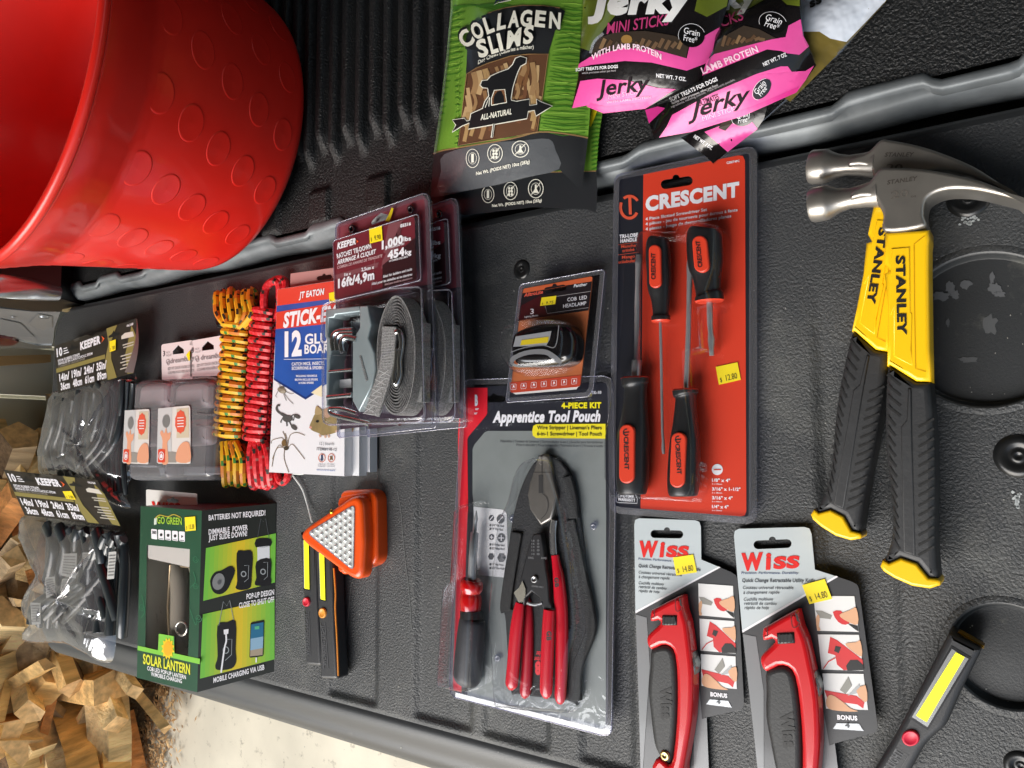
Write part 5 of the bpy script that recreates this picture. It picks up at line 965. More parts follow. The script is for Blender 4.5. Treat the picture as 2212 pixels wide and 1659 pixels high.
b = MB(); c_ = Sl(*cL((888, 362)), .001); b.rings([[c_ + Vector((math.cos(q * .52) * .003 * r_, math.sin(q * .52) * .003 * r_, h_)) for q in range(12)] for r_, h_ in ((1, 0), (.8, .0012), (.1, .0014))], M('c9a83a', .25, metal=.9), False, True); b.build('screw', t)

# ================================================================== WORK LIGHTS
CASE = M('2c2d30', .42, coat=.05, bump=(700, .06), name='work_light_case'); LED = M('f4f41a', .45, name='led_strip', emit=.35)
def work_light(label, S, zb, body, bez, led, but, bcol, txt, plate, edge=None, th=14, part_end=None):
    t = thing('work_light', label, 'work light', S(*but[:2]) - Vector((0, 0, .02)), 'flat work lights')
    b = MB(); b.puff(S, body, zb, CASE, .004, steps=4); b.build('case', t)
    b = MB(); b.poly(S, bez, M('15161a', .3), .0004); ins = quad(bez); b.poly(on(S, ins), rect(9, 3, 91, 97), M('b9bbbd', .2, metal=.6), .0008); b.build('bezel', t)
    b = MB(); b.poly(S, led, LED, .0014); b.build('led_strip', t)
    b = MB(); c_ = S(*but[:2], .0003); q = [S(*p, .0003) - c_ for p in circ(but[0], but[1], but[2], but[3], 24)]; b.rings([[c_ + v * r_ + Vector((0, 0, h_)) for v in q] for r_, h_ in ((1.08, 0), (1.0, .0018), (.85, .0022), (.72, .0015), (.05, .0015))], M(bcol, .4), False, True); b.build('button', t)
    b = MB(); b.stroke(S, plate, 1.4, M('4a4b4e', .4), .0005, True); b.text(S, txt[0], txt[1], txt[2], txt[3], M('505154', .35), .0006, .02); b.build('moulded_lettering', t)
    if edge:
        b = MB(); b.tube([S(p[0] + 1.2, p[1], -.001) for p in smooth(edge[0], 4, False)], edge[2], M(edge[1], .4), 8); b.build('trim_strip', t)
    return t
S = Flat(.018)
work_light('flat work light with red button under the orange triangle, left of its twin', S, 0, [cL(p) for p in rounded([(612, 535), (755, 540), (765, 1060), (778, 1300), (800, 1700), (660, 1690), (655, 1500), (640, 1060)], [14, 14, 30, 0, 30, 30, 0, 30])],
    [cL(p) for p in ((634, 595), (698, 597), (704, 1045), (644, 1032))], [cL(p) for p in ((650, 605), (690, 607), (698, 1034), (657, 1026))], (*cL((676, 1140)), 7, 9.5), 'd02038', ('WORKING LIGHT', cL((698, 1602)), cL((684, 1236)), 7.0), [cL(p) for p in ((655, 1228), (694, 1228), (706, 1612), (668, 1602))])
work_light('flat work light with orange button and orange edge under the triangle light', S, 0, [cL(p) for p in rounded([(740, 560), (890, 600), (905, 1180), (915, 1420), (940, 1815), (785, 1810), (782, 1400), (765, 1180)], [14, 14, 30, 0, 30, 30, 0, 30])],
    [cL(p) for p in ((770, 700), (834, 705), (842, 1140), (784, 1124))], [cL(p) for p in ((784, 710), (824, 714), (835, 1128), (796, 1118))], (*cL((816, 1236)), 7.2, 10.5), 'e89a3c', ('WORKING LIGHT', cL((846, 1690)), cL((826, 1340)), 7.0), [cL(p) for p in ((795, 1325), (833, 1325), (862, 1720), (824, 1720))], ([cL(p) for p in ((905, 850), (920, 1060), (918, 1200), (932, 1450), (945, 1780))], 'e08a2a', .0011))
S = Flat(.026)
t = work_light('large grey work light with yellow strip and red button beside the round recess', S, 0, [cT(p) for p in rounded([(950, 500), (1232, 645), (1050, 1010), (925, 1300), (750, 1450), (500, 1900), (180, 1900), (470, 1420), (550, 1270)], [30, 30, 0, 60, 80, 60, 60, 60, 60])],
    [cT(p) for p in ((968, 612), (1142, 716), (768, 1338), (606, 1232))], [cT(p) for p in ((1006, 670), (1082, 712), (757, 1268), (666, 1212))], (*cT((622, 1400)), 18, 16.5), 'cf2440', ('WORKING LIGHT', cT((330, 1905)), cT((560, 1535)), 20), [cT(p) for p in ((500, 1490), (600, 1555), (420, 1860), (320, 1800))])
b = MB(); b.add([S(*cT((1028, 520)), -.004), S(*cT((1238, 630)), -.004), S(*cT((1245, 640)), -.012), S(*cT((1030, 525)), -.012)], [(0, 1, 2, 3)], M('8a6a1c', .3, coat=.5)); b.slab(Flat(.017), [cT(p) for p in ((1020, 500), (1035, 492), (1250, 615), (1245, 640))], M('8a6a1c', .3, coat=.5), .009); b.build('hook_end', t)

# ================================================================== HAMMERS
HS = M('aaa6a0', .34, metal=.82, var=(35, .14), bump=(160, .04), name='hammer_steel'); HY = M('f7c414', .35, coat=.2, name='yellow_grip'); HB = M('2f3032', .5, bump=(250, .12), var=(18, .2), dirt=('6f7072', 22, .6, .3), name='black_grip')
ZT2 = .046; S = Flat(ZT2); zb = .018
t = thing('claw_hammer', 'claw hammer with yellow and black handle lying on top of the other hammer', 'hammer', P(1950, 800, .03), 'pair of claw hammers')
b = MB(); b.puff(S, smooth([m1(p) for p in ((560, 590), (700, 510), (790, 400), (900, 388), (1150, 400), (1400, 440), (1650, 500), (1850, 575), (2034, 660), (2190, 760), (2190, 775), (2034, 690), (1800, 625), (1600, 585), (1420, 578), (1300, 600), (1215, 645), (1180, 700), (1172, 800), (1172, 900), (838, 940), (822, 800), (790, 725), (740, 650), (640, 640), (540, 660))], 4), zb, HS, .0028, steps=4)
b.puff(S, [m1(p) for p in ((700, 500), (820, 420), (1180, 420), (1190, 700), (1168, 902), (838, 942), (822, 800), (760, 690))], zb, HS, .002) if 0 else None
hd = b.build('head', t)
b = MB(); zc = (ZT2 + zb) / 2 + .001; a0, a1 = P(*m1((790, 610)), zc + .004), P(*m1((205, 720)), zc); ud = (a1 - a0)
rr_ = (.0115, .0092, .0082, .0098, .0125, .0138, .0142, .0142, .0134); fr = (0, .2, .42, .58, .70, .74, .80, .96, 1.0)
b.tube([a0 + ud * f_ for f_ in fr], list(rr_), HS, 28, .88); b.build('striking_face', t)
b = MB(); ink = M('4a4744', .4, metal=.5); T(S, m1, 'STANLEY', (856, 538), (1120, 500), 34, M('55504b', .4, metal=.4), .03, .15, l=.0003); T(S, m1, '20', (890, 660), (1040, 640), 60, M('6d6862', .4, metal=.4), .02, l=.0003); T(S, m1, 'oz', (1060, 650), (1110, 645), 20, M('6d6862', .4, metal=.4), .02, l=.0003); b.build('stamped_mark', hd)
SH = Flat(ZT2 - .002); b = MB()
b.puff(SH, [m1(p) for p in ((835, 950), (1222, 922), (1222, 1010), (1216, 1060), (1216, 1300))] + [m2(p) for p in ((799, 0), (803, 250), (806, 432), (725, 430), (575, 338), (560, 345), (562, 200), (563, 0))] + [m1(p) for p in ((832, 1300), (880, 1280), (832, 1220))], .020, HY, .003, steps=4)
SP = Flat(ZT2 - .0013); b.puff(SP, [m1(p) for p in rounded([(890, 1085), (1055, 1072), (1060, 1659)], 6)] + [m2(p) for p in ((700, 250), (705, 345), (598, 290), (600, 0))] + [m1((895, 1659))], .04, HY, .0008)
b.stroke(SH, [m1((1088, 1052)), m1((1180, 980))], 1.5, M('c08c08', .4), .0005); b.stroke(SH, [m1((1088, 1055)), m1((1092, 1600)), m2((722, 360)), m2((780, 378))], 1.5, M('c08c08', .4), .0005)
T(SP, m2, 'STANLEY', (612, -275), (622, 172), 48, INKT, .045, l=.0006); b.build('yellow_sleeve', t)
b = MB(); gl = [(562, 350), (553, 500), (550, 700), (562, 900), (585, 1100), (592, 1250), (578, 1350), (545, 1440)]; gr = [(850, 1545), (838, 1400), (833, 1200), (836, 1000), (831, 800), (820, 600), (806, 432)]
b.puff(SH, [m2(p) for p in ((575, 342), (725, 434), (806, 436))] + [m2(p) for p in smooth(gr[::-1], 2, False)[2:]] + [m2(p) for p in ((795, 1540), (728, 1460), (637, 1428), (570, 1458))] + [m2(p) for p in smooth(gl[::-1], 2, False)], .018, HB, .005, steps=4)
DKR = M('0e0e0f', .6)
for i in range(17):
    y = 415 + i * 58.0; xl = 562 + (0 if y < 800 else (y - 800) * .06); w_ = 76 if i < 4 else 46 - (i > 10) * 8
    if y < 1350: b.stroke(SH, [m2((xl, y - 22)), m2((xl + w_, y + 28 + (12 if i < 4 else 8)))], 5.0, DKR, .0004)
for i in range(14):
    y = 690 + i * 55.5; b.stroke(SH, [m2((738, y)), m2((826, y - 48))], 5.0, DKR, .0004)
b.puff(Flat(ZT2 - .0008), [m2(p) for p in ((680, 470), (698, 475), (700, 690), (718, 1412), (655, 1392), (640, 690), (672, 650))], .04, HB, .0008); b.build('rubber_grip', t)
b = MB(); b.puff(Flat(ZT2 - .001), [m2(p) for p in ((535, 1436), (570, 1456), (637, 1426), (728, 1458), (795, 1540), (850, 1545), (864, 1558), (860, 1582), (800, 1600), (700, 1584), (600, 1540), (540, 1502), (522, 1475))], .020, HY, .0022, steps=4); b.build('end_cap', t)
z1 = -.0155; zt1 = ZT2 + z1
src = [P(*m2((525, 1480)), ZT2), P(*m2((862, 1575)), ZT2), P(*m1((225, 535)), ZT2), P(*m1((790, 397)), ZT2)]; dst = [P(*m2((128, 1186)), zt1), P(*m2((417, 1312)), zt1), P(*m1((232, 212)), zt1), P(*m1((815, 150)), zt1)]
def place_copy(t, src, dst, dz, label):
    th, fn = rigid(src, dst); c = copy_tree(t); q = fn(t.location); c.location = (q.x, q.y, t.location.z + dz); c.rotation_euler = (0, 0, th); c['label'] = label; WL[c.name] = c.location.copy(); return c
place_copy(t, src, dst, z1, 'claw hammer with yellow and black handle lying beneath the other hammer')

# ================================================================== UTILITY KNIFE CARDS
t = thing('utility_knife_pack', 'carded red utility knife below the screwdriver set, left of its twin', 'utility knife', P(1480, 1400, 0), 'carded red utility knives')
S = Flat(.006); b = MB(); SIL_ = M('c3ccd0', .3, coat=.3, metal=.2, var=(30, .05), stretch=(1, .3, 1)); CH = M('3c3d40', .35, coat=.35); GRD = M('77797c', .35, coat=.3)
out = [cW(p) for p in ((29, 75), (36, 45), (60, 34), (425, 47), (452, 58), (462, 90), (465, 303), (660, 385), (690, 405), (700, 430), (743, 1245), (737, 1268), (718, 1280), (498, 1330), (523, 1840), (84, 1840), (38, 640))]
hh = [cW(p) for p in hang_hole(241, 138, 212, 52, 1)]; b.slab(S, out, CH, .0008, holes=[hh])
b.poly(S, out[:7] + [cW((578, 350)), cW((36, 642))], SIL_, .0003, holes=[hh]); b.poly(S, [cW(p) for p in ((578, 348), (590, 354), (37, 652), (36, 638))], W, .0005); b.poly(S, [cW(p) for p in ((38, 660), (110, 680), (130, 1000), (74, 1825), (60, 1300))], GRD, .0004); b.poly(S, [cW(p) for p in ((440, 1000), (470, 1340), (500, 1330), (520, 1825), (418, 1825), (415, 1300))], GRD, .0004)
kW = on(S, cW)
for i, y in enumerate((458, 687, 917)):
    o = i * 8; b.poly(kW, [(445 + o, y), (671 + o, y + 16), (680 + o, y + 228), (451 + o, y + 207)], M('dcdcdc', .4), .0006)
sk = M('d3a27e', .5); rd2 = M('c92a2e', .4); gy2 = M('8b8a84', .4)
wr = M('d4221e', .35, coat=.2); T(S, cW, 'W', (62, 280), (184, 282), 92, wr, .06, .1); T(S, cW, 'i', (192, 282), (228, 282), 92, wr, .05, .1); T(S, cW, 'SS', (234, 282), (384, 284), 64, wr, .06, .1); T(S, cW, 'Precision. Performance. Durability.', (54, 304), (375, 324), 13, M('4c5a78', .4), .02, .15)
g3 = M('4a4f54', .4); T(S, cW, 'Quick Change Retractable Utility Knife', (56, 352), (460, 378), 20, g3, .03, .15)
for i, (st, x1, y, y1) in enumerate((('Couteau universel rétractable', 338, 394, 412), ('à changement rapide', 258, 424, 434), ('Cuchilla multiuso', 220, 464, 472), ('retráctil de cambio', 238, 488, 500), ('rápido de hoja', 192, 514, 522))): T(S, cW, st, (57, y), (x1, y1), 18, g3, .012, .15)
b.poly(kW, [(450, 545), (485, 550), (540, 580), (530, 602), (470, 590)], gy2, .0008); b.poly(kW, smooth([(449, 590), (466, 570), (470, 600), (462, 640), (470, 660), (452, 664)], 2), sk, .0010); b.poly(kW, smooth([(545, 560), (590, 555), (610, 590), (640, 620), (610, 640), (570, 620)], 2), rd2, .0008); b.poly(kW, smooth([(580, 580), (640, 555), (676, 545), (678, 640), (620, 620)], 3), sk, .0011); b.poly(kW, [(620, 632), (676, 650), (678, 684), (660, 670)], INK, .0009)
b.poly(kW, [(520, 705), (560, 730), (688, 850), (688, 906), (580, 905), (545, 870), (540, 815), (500, 800)], rd2, .0008); b.poly(kW, [(595, 880), (620, 848), (660, 850), (688, 880), (690, 912), (600, 908)], INK, .001); b.poly(kW, smooth([(600, 752), (660, 745), (684, 740), (686, 830), (640, 800)], 3), sk, .001); b.poly(kW, [(545, 760), (575, 770), (560, 805), (535, 790)], INK, .001); b.stroke(kW, [(468, 890), (500, 850), (540, 830)], 6, rd2, .001)
b.poly(kW, [(465, 1015), (520, 1030), (640, 1060), (680, 1100), (670, 1135), (640, 1110), (480, 1075)], rd2, .0008); b.poly(kW, smooth([(470, 1075), (500, 1045), (560, 1090), (600, 1130), (640, 1150), (560, 1145), (480, 1125)], 3), sk, .0011); b.poly(kW, [(550, 1020), (602, 945), (618, 1000), (580, 1045)], gy2, .001); b.poly(kW, [(590, 1055), (660, 990), (665, 1040)], M('a9adb0', .4), .001); b.poly(kW, smooth([(640, 1030), (692, 1000), (696, 1090), (670, 1090)], 2), sk, .0012)
T(S, cW, 'BONUS', (524, 1190), (634, 1202), 25, W, .05); b.poly(kW, [(520, 1212), (640, 1222), (664, 1266), (496, 1244)], M('c3c6ca', .25, metal=.5), .0006); T(S, cW, '4', (562, 1240), (588, 1243), 26, g3, .03, l=.001); b.build('printed_card', t)
KR = M('c3141c', .28, coat=.5, name='red_metal'); KB = M('2a2b2c', .5, bump=(400, .1)); SK = Flat(.024); b = MB()
b.puff(SK, [cW(p) for p in smooth([(310, 545), (332, 565), (343, 640), (368, 720), (388, 870), (403, 1000), (407, 1150), (396, 1350), (366, 1540), (345, 1659), (335, 1735), (262, 1795), (160, 1775), (138, 1650), (190, 1590), (245, 1640), (275, 1590), (299, 1350), (302, 1100), (288, 930), (255, 872), (200, 862), (132, 892), (106, 845), (110, 800), (150, 760), (192, 722), (180, 700), (128, 708), (132, 640), (156, 624)], 2)], .008, KR, .004, steps=4); kn = b.build('knife', t)
b = MB(); b.puff(Flat(.022), [cW(p) for p in smooth([(132, 892), (200, 862), (255, 872), (288, 930), (302, 1100), (299, 1350), (275, 1590), (245, 1640), (190, 1590), (150, 1500), (125, 1300), (112, 1150), (124, 1000)], 3)], .008, KB, .005, steps=4); T(Flat(.022), cW, 'Wiss', (196, 1135), (206, 1340), 68, M('121213', .5), .045, l=.0005)
b.build('rubber_inlay', kn)
b = MB(); b.puff(Flat(.0255), [cW(p) for p in rect(207, 668, 303, 733)], .02, M('17181a', .35), .0015)
for i in range(4): b.stroke(Flat(.0256), [cW((222 + i * 20, 672)), cW((222 + i * 20, 730))], 1.6, M('050505', .5), .0003)
b.build('blade_catch', kn)
b = MB(); b.puff(Flat(.020), [cW(p) for p in ((380, 900), (400, 890), (428, 990), (420, 1055), (385, 1056))], .008, M('8f9594', .3, metal=.8), .002); b.stroke(Flat(.0202), [cW((384, 905)), cW((424, 990))], 4, INK, .0003); b.build('thumb_slide', kn)
b = MB(); b.stroke(SK, smooth([cW(p) for p in ((296, 560), (300, 635), (330, 630), (343, 600))], 3, False), 1.3, M('4d060a', .4), .0004); b.stroke(SK, [cW((138, 680)), cW((158, 682)), cW((160, 630))], 1.3, M('4d060a', .4), .0004); b.poly(SK, [cW(p) for p in ((318, 545), (334, 568), (340, 610), (326, 600))], M('1a0507', .4), .0004); b.build('seam_line', kn)
b = MB(); c_ = Flat(.0225)(*cW((228, 1577))); b.rings([[c_ + Vector((math.cos(q * .39) * .0042 * r_, math.sin(q * .39) * .0042 * r_, h_)) for q in range(16)] for r_, h_ in ((1.1, 0), (1, .001), (.5, .0014), (.35, .0004), (.05, .0004))], M('c9b27a', .25, metal=.9), False, True); b.build('screw', kn)
src = [P(*cW(p), .006) for p in ((30, 50), (452, 58), (465, 303), (38, 640), (740, 1262))]; dst = [P(*cW(p), .006) for p in ((677, 112), (1170, 103), (1200, 376), (735, 775), (1608, 1398))]
place_copy(t, src, dst, .0, 'carded red utility knife between its twin and the large work light')
tb = [o for o in C.objects if o.name.startswith('utility_knife_pack')][1]
sticker(S, cW, [(280, 290), (412, 270), (436, 386), (302, 406)], '14.80', t); sticker(S, cW, [(1158, 476), (1310, 446), (1350, 578), (1198, 602)], '14.80', tb, .0016)
# ================================================================== DOG TREAT BAGS
def pillow(cpx, ex, ey, z, hgt, nz=.002, fr=30):
    c = P(*cpx, z); a = P(*ex, z) - c; e = P(*ey, z) - c; d_ = a.x * e.y - a.y * e.x
    def fn(X, Y):
        x, y = X - c.x, Y - c.y; u = (x * e.y - y * e.x) / d_; v = (a.x * y - a.y * x) / d_
        return hgt * max(0, 1 - abs(u) ** 2.6) * max(0, 1 - abs(v) ** 2.6) + nz * mnoise.noise(Vector((X * fr, Y * fr, z * 50)))
    return fn
CELL = 13
def bag_t(S, k, st, p0, p1, h, m_, bo=.03, it=0., l=.0010, up=None, arc=0.): T(S, k, st, p0, p1, h, m_, bo, it, l, up=up, arc=arc, cell=CELL)
GRN = M('689534', .33, coat=.35, bump=(40, .35)); GR2 = M('3f7423', .35, coat=.3); GR3 = M('8cb84a', .33, coat=.3); CHR = M('26282b', .33, coat=.3, bump=(30, .15)); CH2 = M('55585c', .3, coat=.5, bump=(36, .6)); CRM = M('e4e3d6', .45); BRN = M('8c6f4a', .4); 
def badge(b, S, k, x, y, rx, ry, kind, l=.0012):
    kk = on(S, k); b.stroke(kk, circ(x, y, rx, ry, 24), rx * .1, CRM, l, True); b.stroke(kk, circ(x, y, rx * .62, ry * .62, 20), rx * .06, CRM, l, True)
    if kind == 1: bag_t(S, k, '1', (x - rx * .2, y + ry * .4), (x + rx * .2, y + ry * .36), ry * .8, CRM, .06, l=l)
    elif kind == 2:
        for i in range(3):
            for s_ in (-1, 1): b.poly(kk, circ(x + s_ * rx * .2, y - ry * .3 + i * ry * .35, rx * .17, ry * .17, 8), CRM, l)
        b.stroke(kk, [(x - rx * .6, y + ry * .65), (x + rx * .6, y - ry * .65)], rx * .1, CRM, l + .0003)
    else:
        b.poly(kk, [(x - rx * .12, y - ry * .45), (x + rx * .12, y - ry * .45), (x + rx * .12, y), (x + rx * .4, y + ry * .45), (x - rx * .4, y + ry * .45), (x - rx * .12, y)], CRM, l); b.stroke(kk, [(x - rx * .6, y + ry * .65), (x + rx * .6, y - ry * .65)], rx * .1, CRM, l + .0003)
GRP = 'green dog chew bags'
# the one behind
S = Flat(.012); t = thing('green_treat_bag', 'green dog chew bag lying behind the front one, only its edges showing', 'treat bag', S(*cG((1000, 1300))), GRP); b = MB()
b.poly(S, [cG(p) for p in ((500, 900), (1700, 930), (1660, 1200), (1640, 1480), (300, 1500))], GRN, 0, cell=CELL); b.poly(S, [cG(p) for p in ((300, 1500), (1640, 1480), (1650, 1640), (1640, 1840), (1560, 1810), (1100, 1790), (500, 1860), (240, 1780), (215, 1710))], CHR, 0, cell=CELL)
for i in range(14): y = 960 + i * 38; b.stroke(on(S, cG), [(1600, y + 10), (1640, y), (1685 - i * 3, y + 4)], 12, GR2, .0008)
b.stroke(on(S, cG), [(1210, 1488), (1640, 1478)], 8, BRN, .0009); badge(b, S, cG, 705, 1680, 52, 72, 1); badge(b, S, cG, 900, 1650, 58, 76, 2); badge(b, S, cG, 1118, 1630, 64, 80, 3); bag_t(S, cG, 'Net Wt. (POIDS NET) 10oz (283g)', (740, 1790), (1170, 1742), 24, CRM)
b.build('pouch_film', t); b = MB(); b.poly(S, [cG(p) for p in ((1605, 930), (1655, 945), (1595, 1095), (1580, 1085))], M('e8cf16', .5), .002); b.build('price_sticker', t)
# the front one
fnG = pillow(cG((930, 700)), cG((1620, 640)), cG((800, 1700)), .022, .030, .0016); S = Flat(.022, fnG)
t = thing('green_treat_bag', 'green dog chew bag with black dog silhouette hanging over the bed sill', 'treat bag', P(*cG((930, 800)), .02), GRP); b = MB(); kG = on(S, cG)
outG = [(384, -120), (383, 60), (350, 450), (300, 880), (235, 1332), (209, 1705), (300, 1695), (820, 1592), (1215, 1490), (1330, 1470), (1510, 1655), (1545, 1400), (1575, 1190), (1590, 930), (1545, 500), (1538, -120)]
b.poly(S, [cG(p) for p in ((384, -120), (383, 60), (350, 450), (300, 880), (235, 1332), (325, 1298), (600, 1250), (900, 1200), (1150, 1140), (1400, 1160), (1570, 1192), (1590, 930), (1545, 500), (1538, -120))], GRN, 0, cell=CELL)
b.poly(S, [cG(p) for p in ((235, 1332), (325, 1298), (600, 1250), (900, 1200), (1150, 1140), (1400, 1160), (1570, 1192), (1545, 1400), (1510, 1655), (1420, 1560), (1330, 1470), (1215, 1490), (820, 1592), (300, 1695), (209, 1705))], CHR, 0, cell=CELL)
b.poly(S, [cG(p) for p in smooth([(330, 1330), (700, 1240), (1000, 1215), (1230, 1200), (1290, 1300), (1320, 1460), (1000, 1540), (640, 1625), (290, 1660), (300, 1480)], 3)], CH2, .0003, cell=CELL)
rr = random.Random(9)
for i in range(22):                                # hill rows in the printed field, both sides of the panel
    y = 60 + i * 56; x1 = 520 - i * 3
    b.stroke(kG, [(385 - (i * 7) + 10, y + 30), (440, y + 8 - 10 * math.sin(i)), (max(430, x1 - 10), y - 22 * math.cos(i * .7))], [9, 12, 5], GR2, .0008); b.stroke(kG, [(400 - (i * 7), y + 52), (450, y + 36), (max(430, x1 - 30), y + 8)], [5, 8, 4], GR3, .0008)
for i in range(25):
    y = 30 + i * 45; x0 = 1340 - i * 8; b.stroke(kG, [(x0, y), ((x0 + 1560) / 2, y + 26 * math.sin(i * .6)), (1548 if y < 560 else 1570, y + 18)], [5, 11, 6], GR2 if i % 3 else GR3, .0008); b.stroke(kG, [(x0 + 20, y + 22), ((x0 + 1560) / 2, y + 44 + 20 * math.sin(i * .6)), (1545, y + 36)], [4, 7, 4], GR2, .0008)
for i in range(14): b.stroke(kG, [(400 + i * 6, 60 + i * 10), (560 + i * 30, 40 + i * 8), (760 + i * 20, 30 + i * 2)], 9, GR2, .0007) if i < 8 else None
b.stroke(kG, smooth([(235, 1332), (325, 1298), (900, 1200), (1150, 1140), (1400, 1160), (1570, 1192)], 3, False), 12, BRN, .0010)
pan = [(520, 300), (600, 200), (700, 115), (860, 65), (1000, 45), (1180, 48), (1325, 68), (1372, 96), (1325, 240), (1285, 262), (1225, 465), (1140, 1140), (440, 1265), (500, 800), (515, 640), (525, 430), (508, 420)]
b.poly(S, [cG(p) for p in pan], CHR, .0009, cell=CELL); b.stroke(kG, [pan[i] for i in range(2, 7)], 8, BRN, .0012)
wn = [(520, 640), (600, 590), (700, 548), (900, 484), (1050, 468), (1225, 466), (1180, 800), (1130, 1140), (760, 1205), (450, 1256), (500, 800)]
b.poly(S, [cG(p) for p in wn], M('5d3f2c', .4, coat=.4), .0012, cell=CELL)
import itertools
for i in range(46):                                # chew sticks seen through the window
    x = rr.uniform(505, 1190); y = rr.uniform(540, 1150); L_ = rr.uniform(120, 320); y0, y1 = max(y - L_ / 2, 650 - (x - 500) * .28), min(y + L_ / 2, 1235 - (x - 450) * .16)
    xs_ = [x - 30, x, x + 10]
    if y1 - y0 > 60: b.stroke(kG, smooth([(min(1205 - (y0 - 460) * .13, max(530 - (y0 - 640) * .08, x - 25))), y0] and [(min(1195 - (y0 - 460) * .13, max(530, x - 20)), y0), (x if x < 1130 else 1130, (y0 + y1) / 2), (min(1100, max(480, x - 25)), y1)], 4, False), rr.uniform(26, 52), M(rr.choice(('8c6a48', 'a98a5e', 'b89a70', '7a5638', '9a7a55', '6e4a34')), .35, coat=.5), .0014 + i * .000012)
b.stroke(kG, wn, 7, BRN, .0024, True)
dog = [(640, 735), (655, 700), (700, 695), (730, 660), (800, 628), (880, 600), (920, 560), (945, 505), (985, 490), (1035, 505), (1030, 545), (985, 570), (960, 620), (935, 690), (915, 760), (900, 850), (905, 870), (950, 880), (1060, 860), (1062, 915), (1130, 905), (1125, 860), (1165, 885), (1258, 918), (1200, 950), (1120, 1000), (1108, 950), (1050, 960), (1040, 1022), (760, 1072), (535, 1112), (545, 1060), (480, 1085), (395, 1140), (430, 1080), (400, 1040), (500, 1025), (520, 1050), (550, 1040), (560, 985), (660, 940), (680, 880), (715, 830), (705, 760), (660, 755)]
b.stroke(kG, dog, 16, CRM, .0028, True); b.poly(S, [cG(p) for p in dog], M('1c1d20', .35, coat=.3), .0031, cell=CELL); b.poly(S, [cG(p) for p in ((735, 910), (735, 850), (760, 780), (850, 772), (866, 885))], M('7a5236', .4), .0033); b.stroke(kG, [(735, 910), (735, 850), (760, 780), (850, 772), (866, 885), (735, 910)], 8, CRM, .0035); b.stroke(kG, [(680, 930), (700, 880), (720, 840), (712, 920)], 7, CRM, .0035)
b.stroke(kG, [(755, 1070), (738, 1190)], 18, CRM, .0035); b.stroke(kG, [(755, 1070), (740, 1190)], 7, CHR, .0037)
INKS = M('17181b', .4)
for dl, m_, o_ in ((.0040, INKS, 9), (.0044, CRM, 0)):
    for st, cs, h_ in (('COLLAGEN', [(515, 420), (600, 345), (695, 292), (780, 258), (875, 235), (985, 225), (1105, 222), (1230, 236)], 130), ('SLIMS', [(630, 498), (734, 462), (808, 438), (864, 420), (1008, 380)], 140)):
        wd = {'I': 44, 'M': 132, 'S': 92, 'L': 66}
        for i, ch in enumerate(st):
            x, y = cs[i]; w_ = wd.get(ch, 100) if st == 'SLIMS' else (88, 86, 72, 80, 98, 104, 104, 108)[i]; nx = cs[i + 1] if i + 1 < len(cs) else (x + w_, y + (12 if st == 'COLLAGEN' else -22)); sl = (nx[1] - y) / max(1, nx[0] - x)
            bag_t(S, cG, ch, (x - o_ * .4, y + o_ * .4), (x + w_ + o_ * .4, y + sl * w_ + o_ * .4), h_ + o_ * 2, m_, .04 + (.03 if o_ else 0), .1, dl)
bag_t(S, cG, 'Dog Chews (Gâteries à mâcher)', (620, 555), (1100, 420), 32, CRM, .02, l=.0035, arc=8); bag_t(S, cG, 'ALL-NATURAL', (640, 1038), (910, 985), 46, CRM, .03, .15, l=.0040); b.poly(S, [cG(p) for p in ((750, 46), (910, -30), (905, 5), (775, 30))], CRM, .002); bag_t(S, cG, 'ALL', (760, 26), (900, -8), 44, M('22304a', .4), .05, l=.0026)
badge(b, S, cG, 572, 1368, 56, 80, 1); badge(b, S, cG, 766, 1326, 64, 78, 2); badge(b, S, cG, 985, 1288, 72, 70, 3); bag_t(S, cG, 'Net Wt. (POIDS NET) 10oz (283g)', (602, 1514), (1066, 1408), 28, CRM, .03, l=.0016)
b.build('pouch_film', t)
b = MB(); b.poly(S, [cG(p) for p in ((384, -100), (400, -100), (400, 60), (368, 450), (318, 880), (255, 1332), (235, 1332), (300, 880), (350, 450), (383, 60))], clear('blister_edge'), .003, cell=CELL); b.build('sealed_edge', t)
# ---- pink jerky pouches
PNK = M('dc4f9b', .36, coat=.18, bump=(34, .5)); PK2 = M('d5388f', .34, coat=.25, bump=(34, .5)); JB = M('141214', .25, coat=.4, bump=(34, .6)); JW = M('3c332c', .2, coat=.7, bump=(30, .4)); OLG = M('5e6a20', .3, coat=.5, var=(20, .35), bump=(30, .3)); MAG = M('b53a72', .4)
GJ = 'pink and black jerky treat pouches'; sf = clear('pouch_edge', (.8, .8, .8), .1, .15, .5)
def grain(b, S, x, y, rx, ry, a, l=.0016, fs=30):
    kk = on(S, cJ); b.poly(S, [cJ(p) for p in rot(circ(x, y, rx, ry, 24), a, (x, y))], M('0b0b0c', .25, coat=.4), l, cell=CELL); b.stroke(kk, rot(circ(x, y, rx * 1.04, ry * 1.05, 20, 150, 330), a, (x, y)), 2.5, W, l + .0003)
    d = Vector((math.cos(math.radians(a)), math.sin(math.radians(a)))); u = Vector((-d.y, d.x)); c_ = Vector((x, y))
    for st, o, w_ in (('Grain', -ry * .08, rx * .62), ('Free*', ry * .55, rx * .55)): p = c_ + u * o; bag_t(S, cJ, st, tuple(p - d * w_), tuple(p + d * w_), fs, W, 0, .15, l + .0004)
